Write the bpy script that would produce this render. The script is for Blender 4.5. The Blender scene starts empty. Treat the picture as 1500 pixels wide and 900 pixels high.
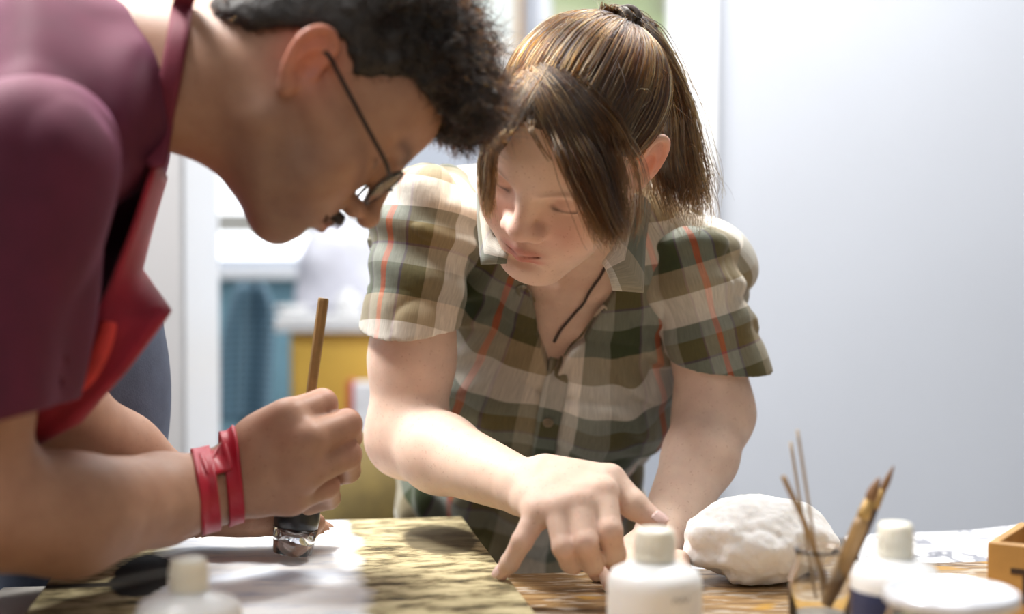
import bpy, bmesh, math, random
import numpy as np
from mathutils import Vector, Matrix

random.seed(7)
rng = np.random.default_rng(11)
scene = bpy.context.scene
COL = scene.collection
R = math.radians

# ------------------------------------------------------------------ camera
CAMZ, PITCH, FPX = 1.053, R(1.5), 2083.0
cam_d = bpy.data.cameras.new('camera')
cam_d.sensor_width = 36.0
cam_d.lens = FPX / 1500 * 36.0
cam_d.clip_start = 0.05
cam_d.dof.use_dof = True
cam_d.dof.focus_distance = 1.36
cam_d.dof.aperture_fstop = 2.2
cam = bpy.data.objects.new('camera', cam_d)
cam.location = (0, 0, CAMZ)
cam.rotation_euler = (math.pi / 2 - PITCH, 0, 0)
COL.objects.link(cam)
scene.camera = cam
CAM = np.array([0, 0, CAMZ])
FW = np.array([0, math.cos(PITCH), -math.sin(PITCH)])
UPV = np.array([0, math.sin(PITCH), math.cos(PITCH)])
RT = np.array([1.0, 0, 0])


def P(px, py, d):
    """world point seen at photo pixel (px, py), d metres along the view axis"""
    return CAM + d * (FW + (px - 750) / FPX * RT - (py - 450) / FPX * UPV)


# ------------------------------------------------------------------ world, lights, exposure
scene.view_settings.view_transform = 'Standard'
scene.view_settings.look = 'None'
scene.view_settings.gamma = 1.0
scene.view_settings.use_curve_mapping = False
scene.view_settings.exposure = 0.42
world = bpy.data.worlds.new('world')
scene.world = world
world.use_nodes = True
world.node_tree.nodes['Background'].inputs[0].default_value = (0.93, 0.96, 1.0, 1)
world.node_tree.nodes['Background'].inputs[1].default_value = 2.4


def area(name, loc, target, sx, sy, watts, color=(1, 1, 1), spread=180):
    l = bpy.data.lights.new(name, 'AREA')
    l.shape = 'RECTANGLE'
    l.spread = R(spread)
    l.size, l.size_y, l.energy, l.color = sx, sy, watts, color
    o = bpy.data.objects.new(name, l)
    o.location = loc
    o.rotation_euler = (Vector(target) - Vector(loc)).to_track_quat('-Z', 'Y').to_euler()
    COL.objects.link(o)
    return o


area('ceiling_light_over_table', (-0.95, 1.85, 2.60), (-0.15, 1.42, 0.85), 0.8, 0.6, 50, (1.0, 0.97, 0.93))
area('added_light_far_table', (0.55, 1.95, 2.62), (0.35, 1.40, 0.76), 0.4, 0.4, 28, (1.0, 0.98, 0.95))  # added lamp, brightens the cotton wad and the table around it
area('added_light_right', (1.2, 1.5, 2.62), (1.1, 2.4, 0.9), 0.9, 0.6, 2, (0.95, 0.97, 1.0))  # added lamp, only lifts the white wall on the right
area('ceiling_light_back', (-0.4, 3.3, 2.62), (-0.4, 3.4, 0), 1.4, 0.8, 22, (0.97, 0.98, 1.0))
area('added_light_left', (-0.85, 1.20, 2.62), (-0.72, 1.20, 0.9), 0.5, 0.4, 38, (1.0, 0.97, 0.96))  # added lamp, lights the man's shoulder and back from above
area('added_side_light_left', (-2.6, 2.25, 1.75), (0.0, 1.5, 1.0), 1.1, 1.0, 20, (0.97, 0.98, 1.0))  # added soft source, brightens the woman's arm from the left
area('fill_light_front', (0.0, -0.6, 2.5), (0.1, 1.4, 1.0), 2.0, 1.2, 9, (1.0, 0.98, 0.96))  # added fill from behind the camera, not a real ceiling lamp

# ------------------------------------------------------------------ materials


def new_mat(name):
    m = bpy.data.materials.new(name)
    m.use_nodes = True
    nt = m.node_tree
    b = nt.nodes['Principled BSDF']
    return m, nt, b


def N(nt, kind, **kw):
    n = nt.nodes.new(kind)
    for k, v in kw.items():
        setattr(n, k, v)
    return n


def ramp(nt, stops, interp='LINEAR'):
    n = nt.nodes.new('ShaderNodeValToRGB')
    cr = n.color_ramp
    cr.interpolation = interp
    while len(cr.elements) < len(stops):
        cr.elements.new(0.5)
    for e, (p, c) in zip(cr.elements, stops):
        e.position = p
        e.color = tuple(c) + (1,) if len(c) == 3 else c
    return n


def mixc(nt, a, b, fac, mode='MIX'):
    """a, b, fac: sockets or values -> output socket"""
    n = nt.nodes.new('ShaderNodeMix')
    n.data_type = 'RGBA'
    n.blend_type = mode
    for sock, v in ((n.inputs[0], fac), (n.inputs[6], a), (n.inputs[7], b)):
        if isinstance(v, (int, float)):
            sock.default_value = v
        elif isinstance(v, (tuple, list)):
            sock.default_value = tuple(v) + (1,) if len(v) == 3 else v
        else:
            nt.links.new(v, sock)
    return n.outputs[2]


def math_n(nt, op, a, b=None, c=None, clamp=False):
    n = nt.nodes.new('ShaderNodeMath')
    n.operation = op
    n.use_clamp = clamp
    for i, v in enumerate((a, b, c)):
        if v is None:
            continue
        if isinstance(v, (int, float)):
            n.inputs[i].default_value = v
        else:
            nt.links.new(v, n.inputs[i])
    return n.outputs[0]


def noise_n(nt, vec, scale, detail=3, rough=0.5):
    n = nt.nodes.new('ShaderNodeTexNoise')
    n.inputs['Scale'].default_value = scale
    n.inputs['Detail'].default_value = detail
    n.inputs['Roughness'].default_value = rough
    if vec is not None:
        nt.links.new(vec, n.inputs['Vector'])
    return n.outputs[0]


def coords(nt, which='Object'):
    return nt.nodes.new('ShaderNodeTexCoord').outputs[which]


def mapping(nt, vec, scale=(1, 1, 1), loc=(0, 0, 0), rot=(0, 0, 0)):
    n = nt.nodes.new('ShaderNodeMapping')
    n.inputs['Scale'].default_value = scale
    n.inputs['Location'].default_value = loc
    n.inputs['Rotation'].default_value = rot
    nt.links.new(vec, n.inputs['Vector'])
    return n.outputs[0]


def bump(nt, b, height, strength=0.3, dist=0.002):
    n = nt.nodes.new('ShaderNodeBump')
    n.inputs['Strength'].default_value = strength
    n.inputs['Distance'].default_value = dist
    nt.links.new(height, n.inputs['Height'])
    nt.links.new(n.outputs[0], b.inputs['Normal'])


def plain(name, col, rough=0.5, metal=0.0, var=0.12, scale=30, bmp=0.1, bscale=200, sss=0.0, spec=None, sheen=0.0):
    m, nt, b = new_mat(name)
    c = coords(nt)
    n = noise_n(nt, c, scale, 4)
    dark = tuple(x * (1 - var) for x in col)
    lite = tuple(min(1, x * (1 + var)) for x in col)
    r = ramp(nt, [(0.3, dark), (0.7, lite)])
    nt.links.new(n, r.inputs[0])
    nt.links.new(r.outputs[0], b.inputs['Base Color'])
    b.inputs['Roughness'].default_value = rough
    b.inputs['Metallic'].default_value = metal
    if spec is not None:
        b.inputs['Specular IOR Level'].default_value = spec
    if sss:
        b.inputs['Subsurface Weight'].default_value = sss
        b.inputs['Subsurface Radius'].default_value = (0.01, 0.008, 0.006)
        b.inputs['Subsurface Scale'].default_value = 1.0
    if sheen:
        b.inputs['Sheen Weight'].default_value = sheen
    if bmp:
        bump(nt, b, noise_n(nt, c, bscale, 3), bmp, 0.001)
    return m


def glass(name, col=(1, 1, 1), rough=0.0, ior=1.45):
    m, nt, b = new_mat(name)
    c = coords(nt)
    r = ramp(nt, [(0.0, tuple(x * 0.97 for x in col)), (1.0, col)])
    nt.links.new(noise_n(nt, c, 5), r.inputs[0])
    nt.links.new(r.outputs[0], b.inputs['Base Color'])
    b.inputs['Transmission Weight'].default_value = 1.0
    b.inputs['Roughness'].default_value = rough
    b.inputs['IOR'].default_value = ior
    return m


# ------------------------------------------------------------------ object helpers


def tag(o, label=None, cat=None, group=None, kind=None):
    for k, v in (('label', label), ('category', cat), ('group', group), ('kind', kind)):
        if v:
            o[k] = v
    return o


def thing(name, loc, label, cat, group=None, rot=(0, 0, 0)):
    o = bpy.data.objects.new(name, None)
    o.empty_display_size = 0.05
    o.location = loc
    o.rotation_euler = rot
    COL.objects.link(o)
    return tag(o, label, cat, group)


def link_mesh(name, me, mat, parent=None, smooth=True):
    o = bpy.data.objects.new(name, me)
    if mat is not None:
        me.materials.append(mat)
    if smooth:
        me.polygons.foreach_set('use_smooth', np.ones(len(me.polygons), dtype=bool))
    COL.objects.link(o)
    if parent is not None:
        o.parent = parent
        if parent.type == 'EMPTY':
            o.matrix_parent_inverse = Matrix.LocRotScale(parent.location, parent.rotation_euler, None).inverted()
    return o


def mesh_np(name, V, F, mat=None, parent=None, smooth=True):
    """V (n,3), F list/array of faces (equal size array or list of lists), world coordinates"""
    me = bpy.data.meshes.new(name)
    V = np.asarray(V, dtype=np.float32)
    if isinstance(F, np.ndarray):
        nf, k = F.shape
        me.vertices.add(len(V))
        me.vertices.foreach_set('co', V.ravel())
        me.loops.add(nf * k)
        me.loops.foreach_set('vertex_index', F.astype(np.int32).ravel())
        me.polygons.add(nf)
        me.polygons.foreach_set('loop_start', np.arange(0, nf * k, k, dtype=np.int32))
        me.polygons.foreach_set('loop_total', np.full(nf, k, dtype=np.int32))
        me.update(calc_edges=True)
        me.validate()
    else:
        me.from_pydata([tuple(v) for v in V.tolist()], [], F)
        me.update()
    return link_mesh(name, me, mat, parent, smooth)


class MB:
    """collects boxes, lathes, tubes into ONE mesh"""

    def __init__(self):
        self.V, self.F = [], []

    def add(self, V, F):
        o = len(self.V)
        self.V += [tuple(map(float, v)) for v in V]
        self.F += [[i + o for i in f] for f in F]
        return self

    def box(self, c, size, M=None):
        hx, hy, hz = (s / 2 for s in size)
        V = [(x, y, z) for x in (-hx, hx) for y in (-hy, hy) for z in (-hz, hz)]
        V = [np.array(v) for v in V]
        if M is not None:
            V = [M @ v for v in V]
        V = [v + np.array(c) for v in V]
        return self.add(V, [[0, 1, 3, 2], [4, 6, 7, 5], [0, 4, 5, 1], [2, 3, 7, 6], [0, 2, 6, 4], [1, 5, 7, 3]])

    def lathe(self, c, prof, n=48, M=None, caps=True):
        V, F = [], []
        for (r, z) in prof:
            for i in range(n):
                a = 2 * math.pi * i / n
                v = np.array([r * math.cos(a), r * math.sin(a), z])
                V.append((M @ v if M is not None else v) + np.array(c))
        for j in range(len(prof) - 1):
            for i in range(n):
                k = (i + 1) % n
                F.append([j * n + i, j * n + k, (j + 1) * n + k, (j + 1) * n + i])
        if caps:
            F.append(list(range(n))[::-1])
            F.append([(len(prof) - 1) * n + i for i in range(n)])
        return self.add(V, F)

    def tube(self, pts, radii, n=12, flat=1.0, ref=(0, 0, 1)):
        pts = [np.array(p, float) for p in pts]
        V, F = [], []
        for i, p in enumerate(pts):
            t = pts[min(i + 1, len(pts) - 1)] - pts[max(i - 1, 0)]
            t /= np.linalg.norm(t)
            u = np.cross(np.array(ref, float), t)
            if np.linalg.norm(u) < 1e-3:
                u = np.cross((1.0, 0, 0), t)
            u /= np.linalg.norm(u)
            w = np.cross(t, u)
            r = radii[i] if hasattr(radii, '__len__') else radii
            for k in range(n):
                a = 2 * math.pi * k / n
                V.append(p + u * r * math.cos(a) + w * r * flat * math.sin(a))
        for j in range(len(pts) - 1):
            for i in range(n):
                k = (i + 1) % n
                F.append([j * n + i, j * n + k, (j + 1) * n + k, (j + 1) * n + i])
        F.append(list(range(n))[::-1])
        F.append([(len(pts) - 1) * n + i for i in range(n)])
        return self.add(V, F)

    def build(self, name, mat, parent=None, smooth=False, bevel=0.0, seg=2, auto=None):
        o = mesh_np(name, np.array(self.V), self.F, mat, parent, smooth)
        if bevel:
            m = o.modifiers.new('bevel', 'BEVEL')
            m.width, m.segments, m.limit_method = bevel, seg, 'ANGLE'
            m.angle_limit = R(40)
        return o


def patch(name, rows, mat, parent, thick=0.0015, sub=1, uv=None):
    """grid surface through rows of points, solidified"""
    nr, nc = len(rows), len(rows[0])
    V = [p for r in rows for p in r]
    F = [[i * nc + j, i * nc + j + 1, (i + 1) * nc + j + 1, (i + 1) * nc + j] for i in range(nr - 1) for j in range(nc - 1)]
    o = mesh_np(name, np.array(V), F, mat, parent, True)
    if uv is not None:
        lay = o.data.uv_layers.new(name='plaid')
        idx = np.empty(len(o.data.loops), dtype=np.int32)
        o.data.loops.foreach_get('vertex_index', idx)
        lay.data.foreach_set('uv', np.asarray(uv, dtype=np.float32)[idx].ravel())
    if sub:
        s = o.modifiers.new('subsurf', 'SUBSURF')
        s.levels = s.render_levels = sub
    m = o.modifiers.new('solid', 'SOLIDIFY')
    m.thickness = thick
    m.offset = 0
    return o


def curve_pts(ctrl, n):
    """Catmull-Rom through control points"""
    c = np.array(ctrl, float)
    c = np.vstack([2 * c[0] - c[1], c, 2 * c[-1] - c[-2]])
    m = len(c) - 3
    out = []
    for q in np.linspace(0, m - 1e-6, n):
        i = int(q)
        t = q - i
        a, b, d, e = c[i], c[i + 1], c[i + 2], c[i + 3]
        out.append(0.5 * ((2 * b) + (d - a) * t + (2 * a - 5 * b + 4 * d - e) * t * t + (3 * b - a - 3 * d + e) * t ** 3))
    return np.array(out)


# ------------------------------------------------------------------ implicit surfaces (smooth bodies)


def nrm(v):
    v = np.asarray(v, float)
    return v / np.linalg.norm(v)


def vnoise(X, seed=0):
    """value noise in [-1,1] at points X (n,3)"""
    i = np.floor(X).astype(np.int64)
    f = X - i
    f = f * f * (3 - 2 * f)
    out = 0
    for dx in (0, 1):
        for dy in (0, 1):
            for dz in (0, 1):
                h = (i[:, 0] + dx) * 73856093 ^ (i[:, 1] + dy) * 19349663 ^ (i[:, 2] + dz) * 83492791 ^ (seed * 2654435 + 12345)
                h = (h ^ (h >> 13)) * 1274126177 & 0x7fffffff
                h = (h ^ (h >> 16)) & 0xffff
                w = (f[:, 0] if dx else 1 - f[:, 0]) * (f[:, 1] if dy else 1 - f[:, 1]) * (f[:, 2] if dz else 1 - f[:, 2])
                out = out + w * (h / 32767.5 - 1)
    return out


def ell(c, r, M=None):
    c = np.asarray(c, float)
    r = np.asarray((r, r, r) if np.isscalar(r) else r, float)

    def f(X):
        q = X - c
        if M is not None:
            q = q @ M
        k0 = np.sqrt(((q / r) ** 2).sum(1)) + 1e-9
        k1 = np.sqrt(((q / (r * r)) ** 2).sum(1)) + 1e-9
        return k0 * (k0 - 1) / k1
    return f, c, r.max()


def cone(a, b, ra, rb):
    a, b = np.asarray(a, float), np.asarray(b, float)
    ba = b - a
    L2 = ba @ ba + 1e-12

    def f(X):
        t = np.clip((X - a) @ ba / L2, 0, 1)
        return np.sqrt(((X - a - t[:, None] * ba) ** 2).sum(1)) - (ra + (rb - ra) * t)
    return f, (a + b) / 2, math.sqrt(L2) / 2 + max(ra, rb)


def half(fn):
    """arbitrary field without bounds"""
    return fn, None, None


def smin(a, b, k):
    if k <= 0:
        return np.minimum(a, b)
    h = np.clip(0.5 + 0.5 * (b - a) / k, 0, 1)
    return b + (a - b) * h - k * h * (1 - h)


class Field:
    def __init__(self):
        self.ops = []
        self.post = None

    def u(self, prim, k=0.0):
        self.ops.append(('u', prim, k))
        return self

    def s(self, prim, k=0.0):
        self.ops.append(('s', prim, k))
        return self

    def late(self, prim, k=0.0):
        self.ops.append(('l', prim, k))
        return self

    def chain(self, pts, rad, k=0.004, first=None):
        for i in range(len(pts) - 1):
            self.u(cone(pts[i], pts[i + 1], rad[i], rad[i + 1]), (first if first is not None and i == 0 else k))
        return self

    def __call__(self, X, near=None):
        X = np.asarray(X, float)
        if X.ndim == 1:
            X = X[None]
        d = np.full(len(X), 10.0)
        done = self.post is None
        for kind, (f, c, r), k in self.ops:
            if kind == 'l' and not done:
                d = d + self.post(X)
                done = True
            if near is not None and c is not None:
                if np.linalg.norm(c - near[0]) - r > near[1] * 2.2 + k + 0.004:
                    continue
            v = f(X)
            d = smin(d, v, k) if kind == 'u' else -smin(-d, v, k)
        if not done:
            d = d + self.post(X)
        return d

    def grad(self, X, e=0.0015):
        X = np.atleast_2d(X)
        g = np.stack([self(X + np.eye(3)[i] * e) - self(X - np.eye(3)[i] * e) for i in range(3)], 1)
        return g / (np.linalg.norm(g, axis=1)[:, None] + 1e-9)

    def march(self, o, d, tmax=3.0, step=0.9):
        t = 0.0
        d = nrm(d)
        for _ in range(120):
            v = float(self(o + d * t)[0])
            if v < 2e-4:
                return o + d * t
            t += max(v * step, 5e-4)
            if t > tmax:
                return None
        return o + d * t

    def hit(self, px, py, off=0.0):
        ray = FW + (px - 750) / FPX * RT - (py - 450) / FPX * UPV
        p = self.march(CAM + nrm(ray) * 0.75, ray)
        if p is None:
            return None
        if off:
            p = p + self.grad(p)[0] * off
        return p

    def snap(self, p, off=0.0, it=8):
        p = np.array(p, float)
        one = p.ndim == 1
        p = np.atleast_2d(p)
        for _ in range(it):
            p = p - self.grad(p) * ((self(p) - off) * 0.8)[:, None]
        return p[0] if one else p

    def mesh(self, lo, hi, h, B=12):
        lo, hi = np.asarray(lo, float), np.asarray(hi, float)
        nb = np.ceil((hi - lo) / h / B).astype(int)
        n = nb * B + 1
        F = np.full(tuple(n), 1.0, dtype=np.float32)
        ii = np.stack(np.meshgrid(*[np.arange(x) for x in nb], indexing='ij'), -1).reshape(-1, 3)
        cen = lo + (ii + 0.5) * B * h
        rad = B * h * math.sqrt(3) / 2
        cd = np.concatenate([self(cen[i:i + 20000]) for i in range(0, len(cen), 20000)])
        loc = np.stack(np.meshgrid(*[np.arange(B + 1)] * 3, indexing='ij'), -1).reshape(-1, 3)
        for b, c, d in zip(ii, cen, cd):
            s = b * B
            sl = tuple(slice(s[k], s[k] + B + 1) for k in range(3))
            if abs(d) < rad * 1.5 + 0.006:
                X = lo + (s + loc) * h
                F[sl] = self(X, (c, rad)).reshape(B + 1, B + 1, B + 1)
            elif d < 0:
                sub = F[sl]
                sub[sub == 1.0] = -1.0
        m = F < 0
        cnt = sum(m[a:n[0] - 1 + a, b:n[1] - 1 + b, c:n[2] - 1 + c].astype(np.uint8) for a in (0, 1) for b in (0, 1) for c in (0, 1))
        act = (cnt > 0) & (cnt < 8)
        idx = np.argwhere(act)
        ids = np.full(act.shape, -1, dtype=np.int32)
        ids[act] = np.arange(len(idx))
        acc = np.zeros((len(idx), 3))
        num = np.zeros(len(idx))
        cor = [np.array((a, b, c)) for a in (0, 1) for b in (0, 1) for c in (0, 1)]
        for i in range(8):
            for j in range(i + 1, 8):
                if abs(cor[i] - cor[j]).sum() != 1:
                    continue
                f0 = F[tuple((idx + cor[i]).T)].astype(float)
                f1 = F[tuple((idx + cor[j]).T)].astype(float)
                x = (f0 < 0) != (f1 < 0)
                t = np.where(x, f0 / np.where(x, f0 - f1, 1), 0)
                acc += np.where(x[:, None], cor[i] + t[:, None] * (cor[j] - cor[i]), 0)
                num += x
        V = lo + (idx + acc / num[:, None]) * h
        quads = []
        for ax in range(3):
            o1, o2 = [(1, 2), (2, 0), (0, 1)][ax]
            s0 = [slice(1, n[k] - 1) for k in range(3)]
            s1 = list(s0)
            s0[ax] = slice(0, n[ax] - 1)
            s1[ax] = slice(1, n[ax])
            m0, m1 = m[tuple(s0)], m[tuple(s1)]
            e = np.argwhere(m0 != m1)
            fl = m0[tuple(e.T)]
            st = np.array([1, 1, 1])
            st[ax] = 0
            e = e + st
            q = []
            for da, db in ((1, 1), (0, 1), (0, 0), (1, 0)):
                c = e.copy()
                c[:, o1] -= da
                c[:, o2] -= db
                q.append(ids[tuple(c.T)])
            q = np.stack(q, 1)
            q[~fl] = q[~fl][:, ::-1]
            quads.append(q)
        Q = np.concatenate(quads)
        Q = Q[(Q >= 0).all(1)]
        return V, Q


def point_color(o, name, cols):
    a = o.data.attributes.new(name, 'FLOAT_COLOR', 'POINT')
    c = np.ones((len(cols), 4), dtype=np.float32)
    c[:, :3] = cols
    a.data.foreach_set('color', c.ravel())


def set_uv(o, uv):
    lay = o.data.uv_layers.new(name='plaid')
    idx = np.empty(len(o.data.loops), dtype=np.int32)
    o.data.loops.foreach_get('vertex_index', idx)
    lay.data.foreach_set('uv', np.asarray(uv, dtype=np.float32)[idx].ravel())


def strands(name, curves, rad, mat, parent):
    """curves: list of (n,3) arrays; one hair curves object; rad root radius tapering to the tip"""
    hc = bpy.data.hair_curves.new(name)
    hc.add_curves([len(c) for c in curves])
    pos = np.concatenate(curves).astype(np.float32)
    hc.attributes['position'].data.foreach_set('vector', pos.ravel()) if 'position' in hc.attributes else hc.position_data.foreach_set('vector', pos.ravel())
    ra = hc.attributes.get('radius') or hc.attributes.new('radius', 'FLOAT', 'POINT')
    ra.data.foreach_set('value', np.concatenate([rad * (1 - 0.75 * np.linspace(0, 1, len(c)) ** 3) for c in curves]).astype(np.float32))
    hc.materials.append(mat)
    o = bpy.data.objects.new(name, hc)
    COL.objects.link(o)
    o.parent = parent
    if parent.type == 'EMPTY':
        o.matrix_parent_inverse = Matrix.LocRotScale(parent.location, parent.rotation_euler, None).inverted()
    return o


def cluster_paths(A, B, n, m, jitter, clumps=30, seed=1, fray=0.0, curl=0.0):
    """n strands between boundary paths A and B (k,3 arrays), m points each"""
    g = np.random.default_rng(seed)
    A, B = curve_pts(A, m), curve_pts(B, m)
    L = np.linspace(0, 1, m)[:, None]
    cl = g.normal(size=(clumps, 3)) * jitter * 1.5
    cw = g.uniform(0, 1, clumps)
    ph = g.uniform(0, 6.28, (clumps, 2))
    out = []
    for i in range(n):
        k = g.integers(clumps)
        w = np.clip(cw[k] + g.normal() * 0.09, 0, 1)
        w2 = w * (1 - 0.6 * L) + cw[k] * 0.6 * L
        p = A * (1 - w2) + B * w2 + cl[k] * L ** 0.7 + g.normal(size=3) * jitter * (0.5 + fray * L)
        if curl:
            p = p + curl * L * np.stack([np.sin(L[:, 0] * 9 + ph[k, 0]), np.cos(L[:, 0] * 7 + ph[k, 1]), np.sin(L[:, 0] * 8 + ph[k, 1])], 1)
        end = int(m * (1 - g.uniform(0, 0.25) ** 1.5))
        out.append(p[:max(end, 4)])
    return out

FAST = 1.0
# ------------------------------------------------------------------ the setting
M_wall = plain('white_paint', (0.545, 0.585, 0.655), 0.6, var=0.02, scale=3, bmp=0.05, bscale=300)
M_wallgrey = plain('grey_paint', (0.40, 0.40, 0.41), 0.6, var=0.03, scale=3, bmp=0.05, bscale=300)
M_walldark = plain('slate_paint', (0.24, 0.24, 0.245), 0.7, var=0.03, scale=3, bmp=0.0)
M_trim = plain('trim_paint', (0.88, 0.90, 0.93), 0.4, var=0.02, scale=4, bmp=0.0)
M_floor = plain('grey_lino', (0.22, 0.21, 0.20), 0.35, var=0.15, scale=12, bmp=0.05)
M_ceil = plain('ceiling_paint', (0.85, 0.85, 0.85), 0.7, var=0.02, scale=4, bmp=0.0)


def struct(name, boxes, mat, bevel=0.0):
    b = MB()
    for c, s in boxes:
        b.box(c, s)
    o = b.build(name, mat, None, False, bevel)
    o['kind'] = 'structure'
    return o


def span(x0, x1, y0, y1, z0, z1):
    return (((x0 + x1) / 2, (y0 + y1) / 2, (z0 + z1) / 2), (x1 - x0, y1 - y0, z1 - z0))


YB = 4.3
struct('floor', [span(-3.2, 3.2, -2.0, YB + .1, -.1, 0)], M_floor)
struct('ceiling', [span(-3.2, 3.2, -2.0, YB + .1, 2.7, 2.8)], M_ceil)
WX0, WX1, WZ0, WZ1 = -1.15, -0.36, 1.09, 2.1
struct('wall_back', [span(-3.2, WX0, YB, YB + .12, 0, 2.7), span(WX1, 3.2, YB, YB + .12, 0, 2.7),
                     span(WX0, WX1, YB, YB + .12, 0, WZ0), span(WX0, WX1, YB, YB + .12, WZ1, 2.7)], M_wall)
struct('wall_right', [span(0.365, 3.2, 2.6, 2.72, 0, 2.7)], M_wall)
struct('wall_side', [span(3.1, 3.2, -2.0, 2.6, 0, 2.7)], M_walldark)
struct('wall_front', [span(-3.2, 3.2, -2.1, -2.0, 0, 2.7)], M_walldark)
struct('wall_left', [span(-3.2, -3.1, -2.0, YB, 0, 2.7)], M_walldark)
# the partition end on the left: a grey face to the room, its white end beside it
struct('wall_partition', [span(-3.1, -0.536, 2.30, 2.34, 0, 2.7)], M_wallgrey)
struct('trim_1', [span(-0.60, -0.5355, 2.335, 2.60, 0, 2.7)], M_trim)
struct('trim_2', [span(0.295, 0.366, 2.60, 2.70, 0, 2.7)], M_trim, 0.004)
struct('trim_3', [span(0.350, 0.372, 2.585, 2.61, 0, 2.7)], M_trim, 0.003)

# window over the far bench: frame, rail, slatted blind
w = MB()
for c, s in (span(WX0, WX1, YB - .03, YB + .06, WZ1 - .05, WZ1), span(WX0, WX1, YB - .03, YB + .06, 1.165, 1.225),
             span(WX0, WX0 + .05, YB - .03, YB + .06, WZ0, WZ1), span(WX1 - .05, WX1, YB - .03, YB + .06, WZ0, WZ1)):
    w.box(c, s)
M_sash = plain('grey_sash_paint', (0.42, 0.41, 0.37), 0.5, var=0.04, bmp=0.0)
win = w.build('window_1', M_sash, None, False, 0.004)
win['kind'] = 'structure'
p = MB()
p.box(((WX0 + WX1) / 2, YB + .05, (WZ0 + WZ1) / 2), (WX1 - WX0 - .02, .006, WZ1 - WZ0 - .02))
p.build('window_pane', glass('window_glass'), win)
bl = MB()
for i in range(34):
    z = WZ1 - .06 - i * 0.0235
    bl.box(((WX0 + WX1) / 2, YB - .01, z), (WX1 - WX0 - .12, .022, .0012), np.array(Matrix.Rotation(R(24), 3, 'X')))
blind = bl.build('window_blind', plain('blind_white', (0.85, 0.87, 0.9), 0.5, var=0.02, bmp=0), win)

# ------------------------------------------------------------------ work table
M_table, nt, b = new_mat('worktable_wood')
c = coords(nt)
g = noise_n(nt, mapping(nt, c, (9, 150, 40)), 1.0, 5, 0.65)
r1 = ramp(nt, [(0.30, (0.07, 0.038, 0.016)), (0.5, (0.34, 0.20, 0.08)), (0.72, (0.62, 0.45, 0.24))])
nt.links.new(g, r1.inputs[0])
g2 = noise_n(nt, mapping(nt, c, (30, 90, 30)), 1.0, 3)
r2 = ramp(nt, [(0.53, (0, 0, 0)), (0.62, (1, 1, 1))])
nt.links.new(g2, r2.inputs[0])
col = mixc(nt, r1.outputs[0], (0.75, 0.68, 0.58), math_n(nt, 'MULTIPLY', r2.outputs[0], 0.55))
g3 = noise_n(nt, mapping(nt, c, (9, 13, 9), (2.3, 0.7, 0)), 1.0, 2)
r3 = ramp(nt, [(0.58, (0, 0, 0)), (0.62, (1, 1, 1))])
nt.links.new(g3, r3.inputs[0])
col = mixc(nt, col, (0.62, 0.33, 0.03), math_n(nt, 'MULTIPLY', r3.outputs[0], 0.8))
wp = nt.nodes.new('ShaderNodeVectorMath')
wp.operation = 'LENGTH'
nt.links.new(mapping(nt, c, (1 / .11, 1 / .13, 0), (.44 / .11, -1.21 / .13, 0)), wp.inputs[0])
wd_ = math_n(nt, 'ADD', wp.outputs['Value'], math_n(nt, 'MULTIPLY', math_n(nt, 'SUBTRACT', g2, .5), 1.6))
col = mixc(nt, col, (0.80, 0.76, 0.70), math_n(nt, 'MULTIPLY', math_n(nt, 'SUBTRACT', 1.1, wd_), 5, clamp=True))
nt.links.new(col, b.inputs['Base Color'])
b.inputs['Roughness'].default_value = 0.4
bump(nt, b, g, 0.3, 0.001)

TZ, BZ = 0.760, 0.7805          # table top and top of the painted panel
YAW = R(7.0)
tt = P(750, 844, 1.36)
TC = np.array([tt[0], 1.365, 0.0])      # a point of the far edge
ex, ey = np.array([math.cos(YAW), math.sin(YAW), 0]), np.array([-math.sin(YAW), math.cos(YAW), 0])
Mt = np.stack([ex, ey, np.array([0, 0, 1.0])], 1)
table = thing('work_table', tuple(TC + ex * 0.05 - ey * 0.5), 'paint-stained wooden work table under the painting and the bottles', 'table', rot=(0, 0, YAW))


def tp(u, v, z):
    return TC + ex * u + ey * v + np.array([0, 0, z])


m = MB()
m.box(tp(0.215, -0.45, TZ - .02), (1.38, 0.9, .04), Mt)
m.build('tabletop', M_table, table, False, 0.003)
M_tleg = plain('table_frame_wood', (0.30, 0.19, 0.09), 0.5, var=0.25, scale=20)
m = MB()
for u0, v0, sx, sy in ((0.215, -.06, 1.2, .025), (0.215, -.84, 1.2, .025), (-.39, -.45, .025, .76), (.8, -.45, .025, .76)):
    m.box(tp(u0, v0, TZ - .085), (sx, sy, .09), Mt)
m.build('table_apron', M_tleg, table, False, 0.002)
for u0 in (-.41, .83):
    for v0 in (-.07, -.83):
        m = MB()
        m.box(tp(u0, v0, (TZ - .04) / 2), (.06, .06, TZ - .04), Mt)
        m.build('leg', M_tleg, table, False, 0.003)

# ------------------------------------------------------------------ painting lying on the table
M_paint, nt, b = new_mat('landscape_oil_paint')
c = coords(nt)             # metres, object frame: x to the right, y away
sep = nt.nodes.new('ShaderNodeSeparateXYZ')
nt.links.new(c, sep.inputs[0])
X, Y = sep.outputs[0], sep.outputs[1]
wob = noise_n(nt, c, 14, 3)
xw = math_n(nt, 'ADD', X, math_n(nt, 'MULTIPLY', math_n(nt, 'SUBTRACT', wob, 0.5), 0.05))
tex_s = noise_n(nt, mapping(nt, c, (14, 40, 1), rot=(0, 0, R(-12))), 1.0, 5, 0.6)
sky = ramp(nt, [(0.30, (0.52, 0.58, 0.69)), (0.46, (0.86, 0.88, 0.90)), (0.7, (0.94, 0.94, 0.92))])
nt.links.new(tex_s, sky.inputs[0])
blu = noise_n(nt, mapping(nt, c, (6, 14, 1), (0.2, 0.1, 0), (0, 0, R(-14))), 1.0, 2)
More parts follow.
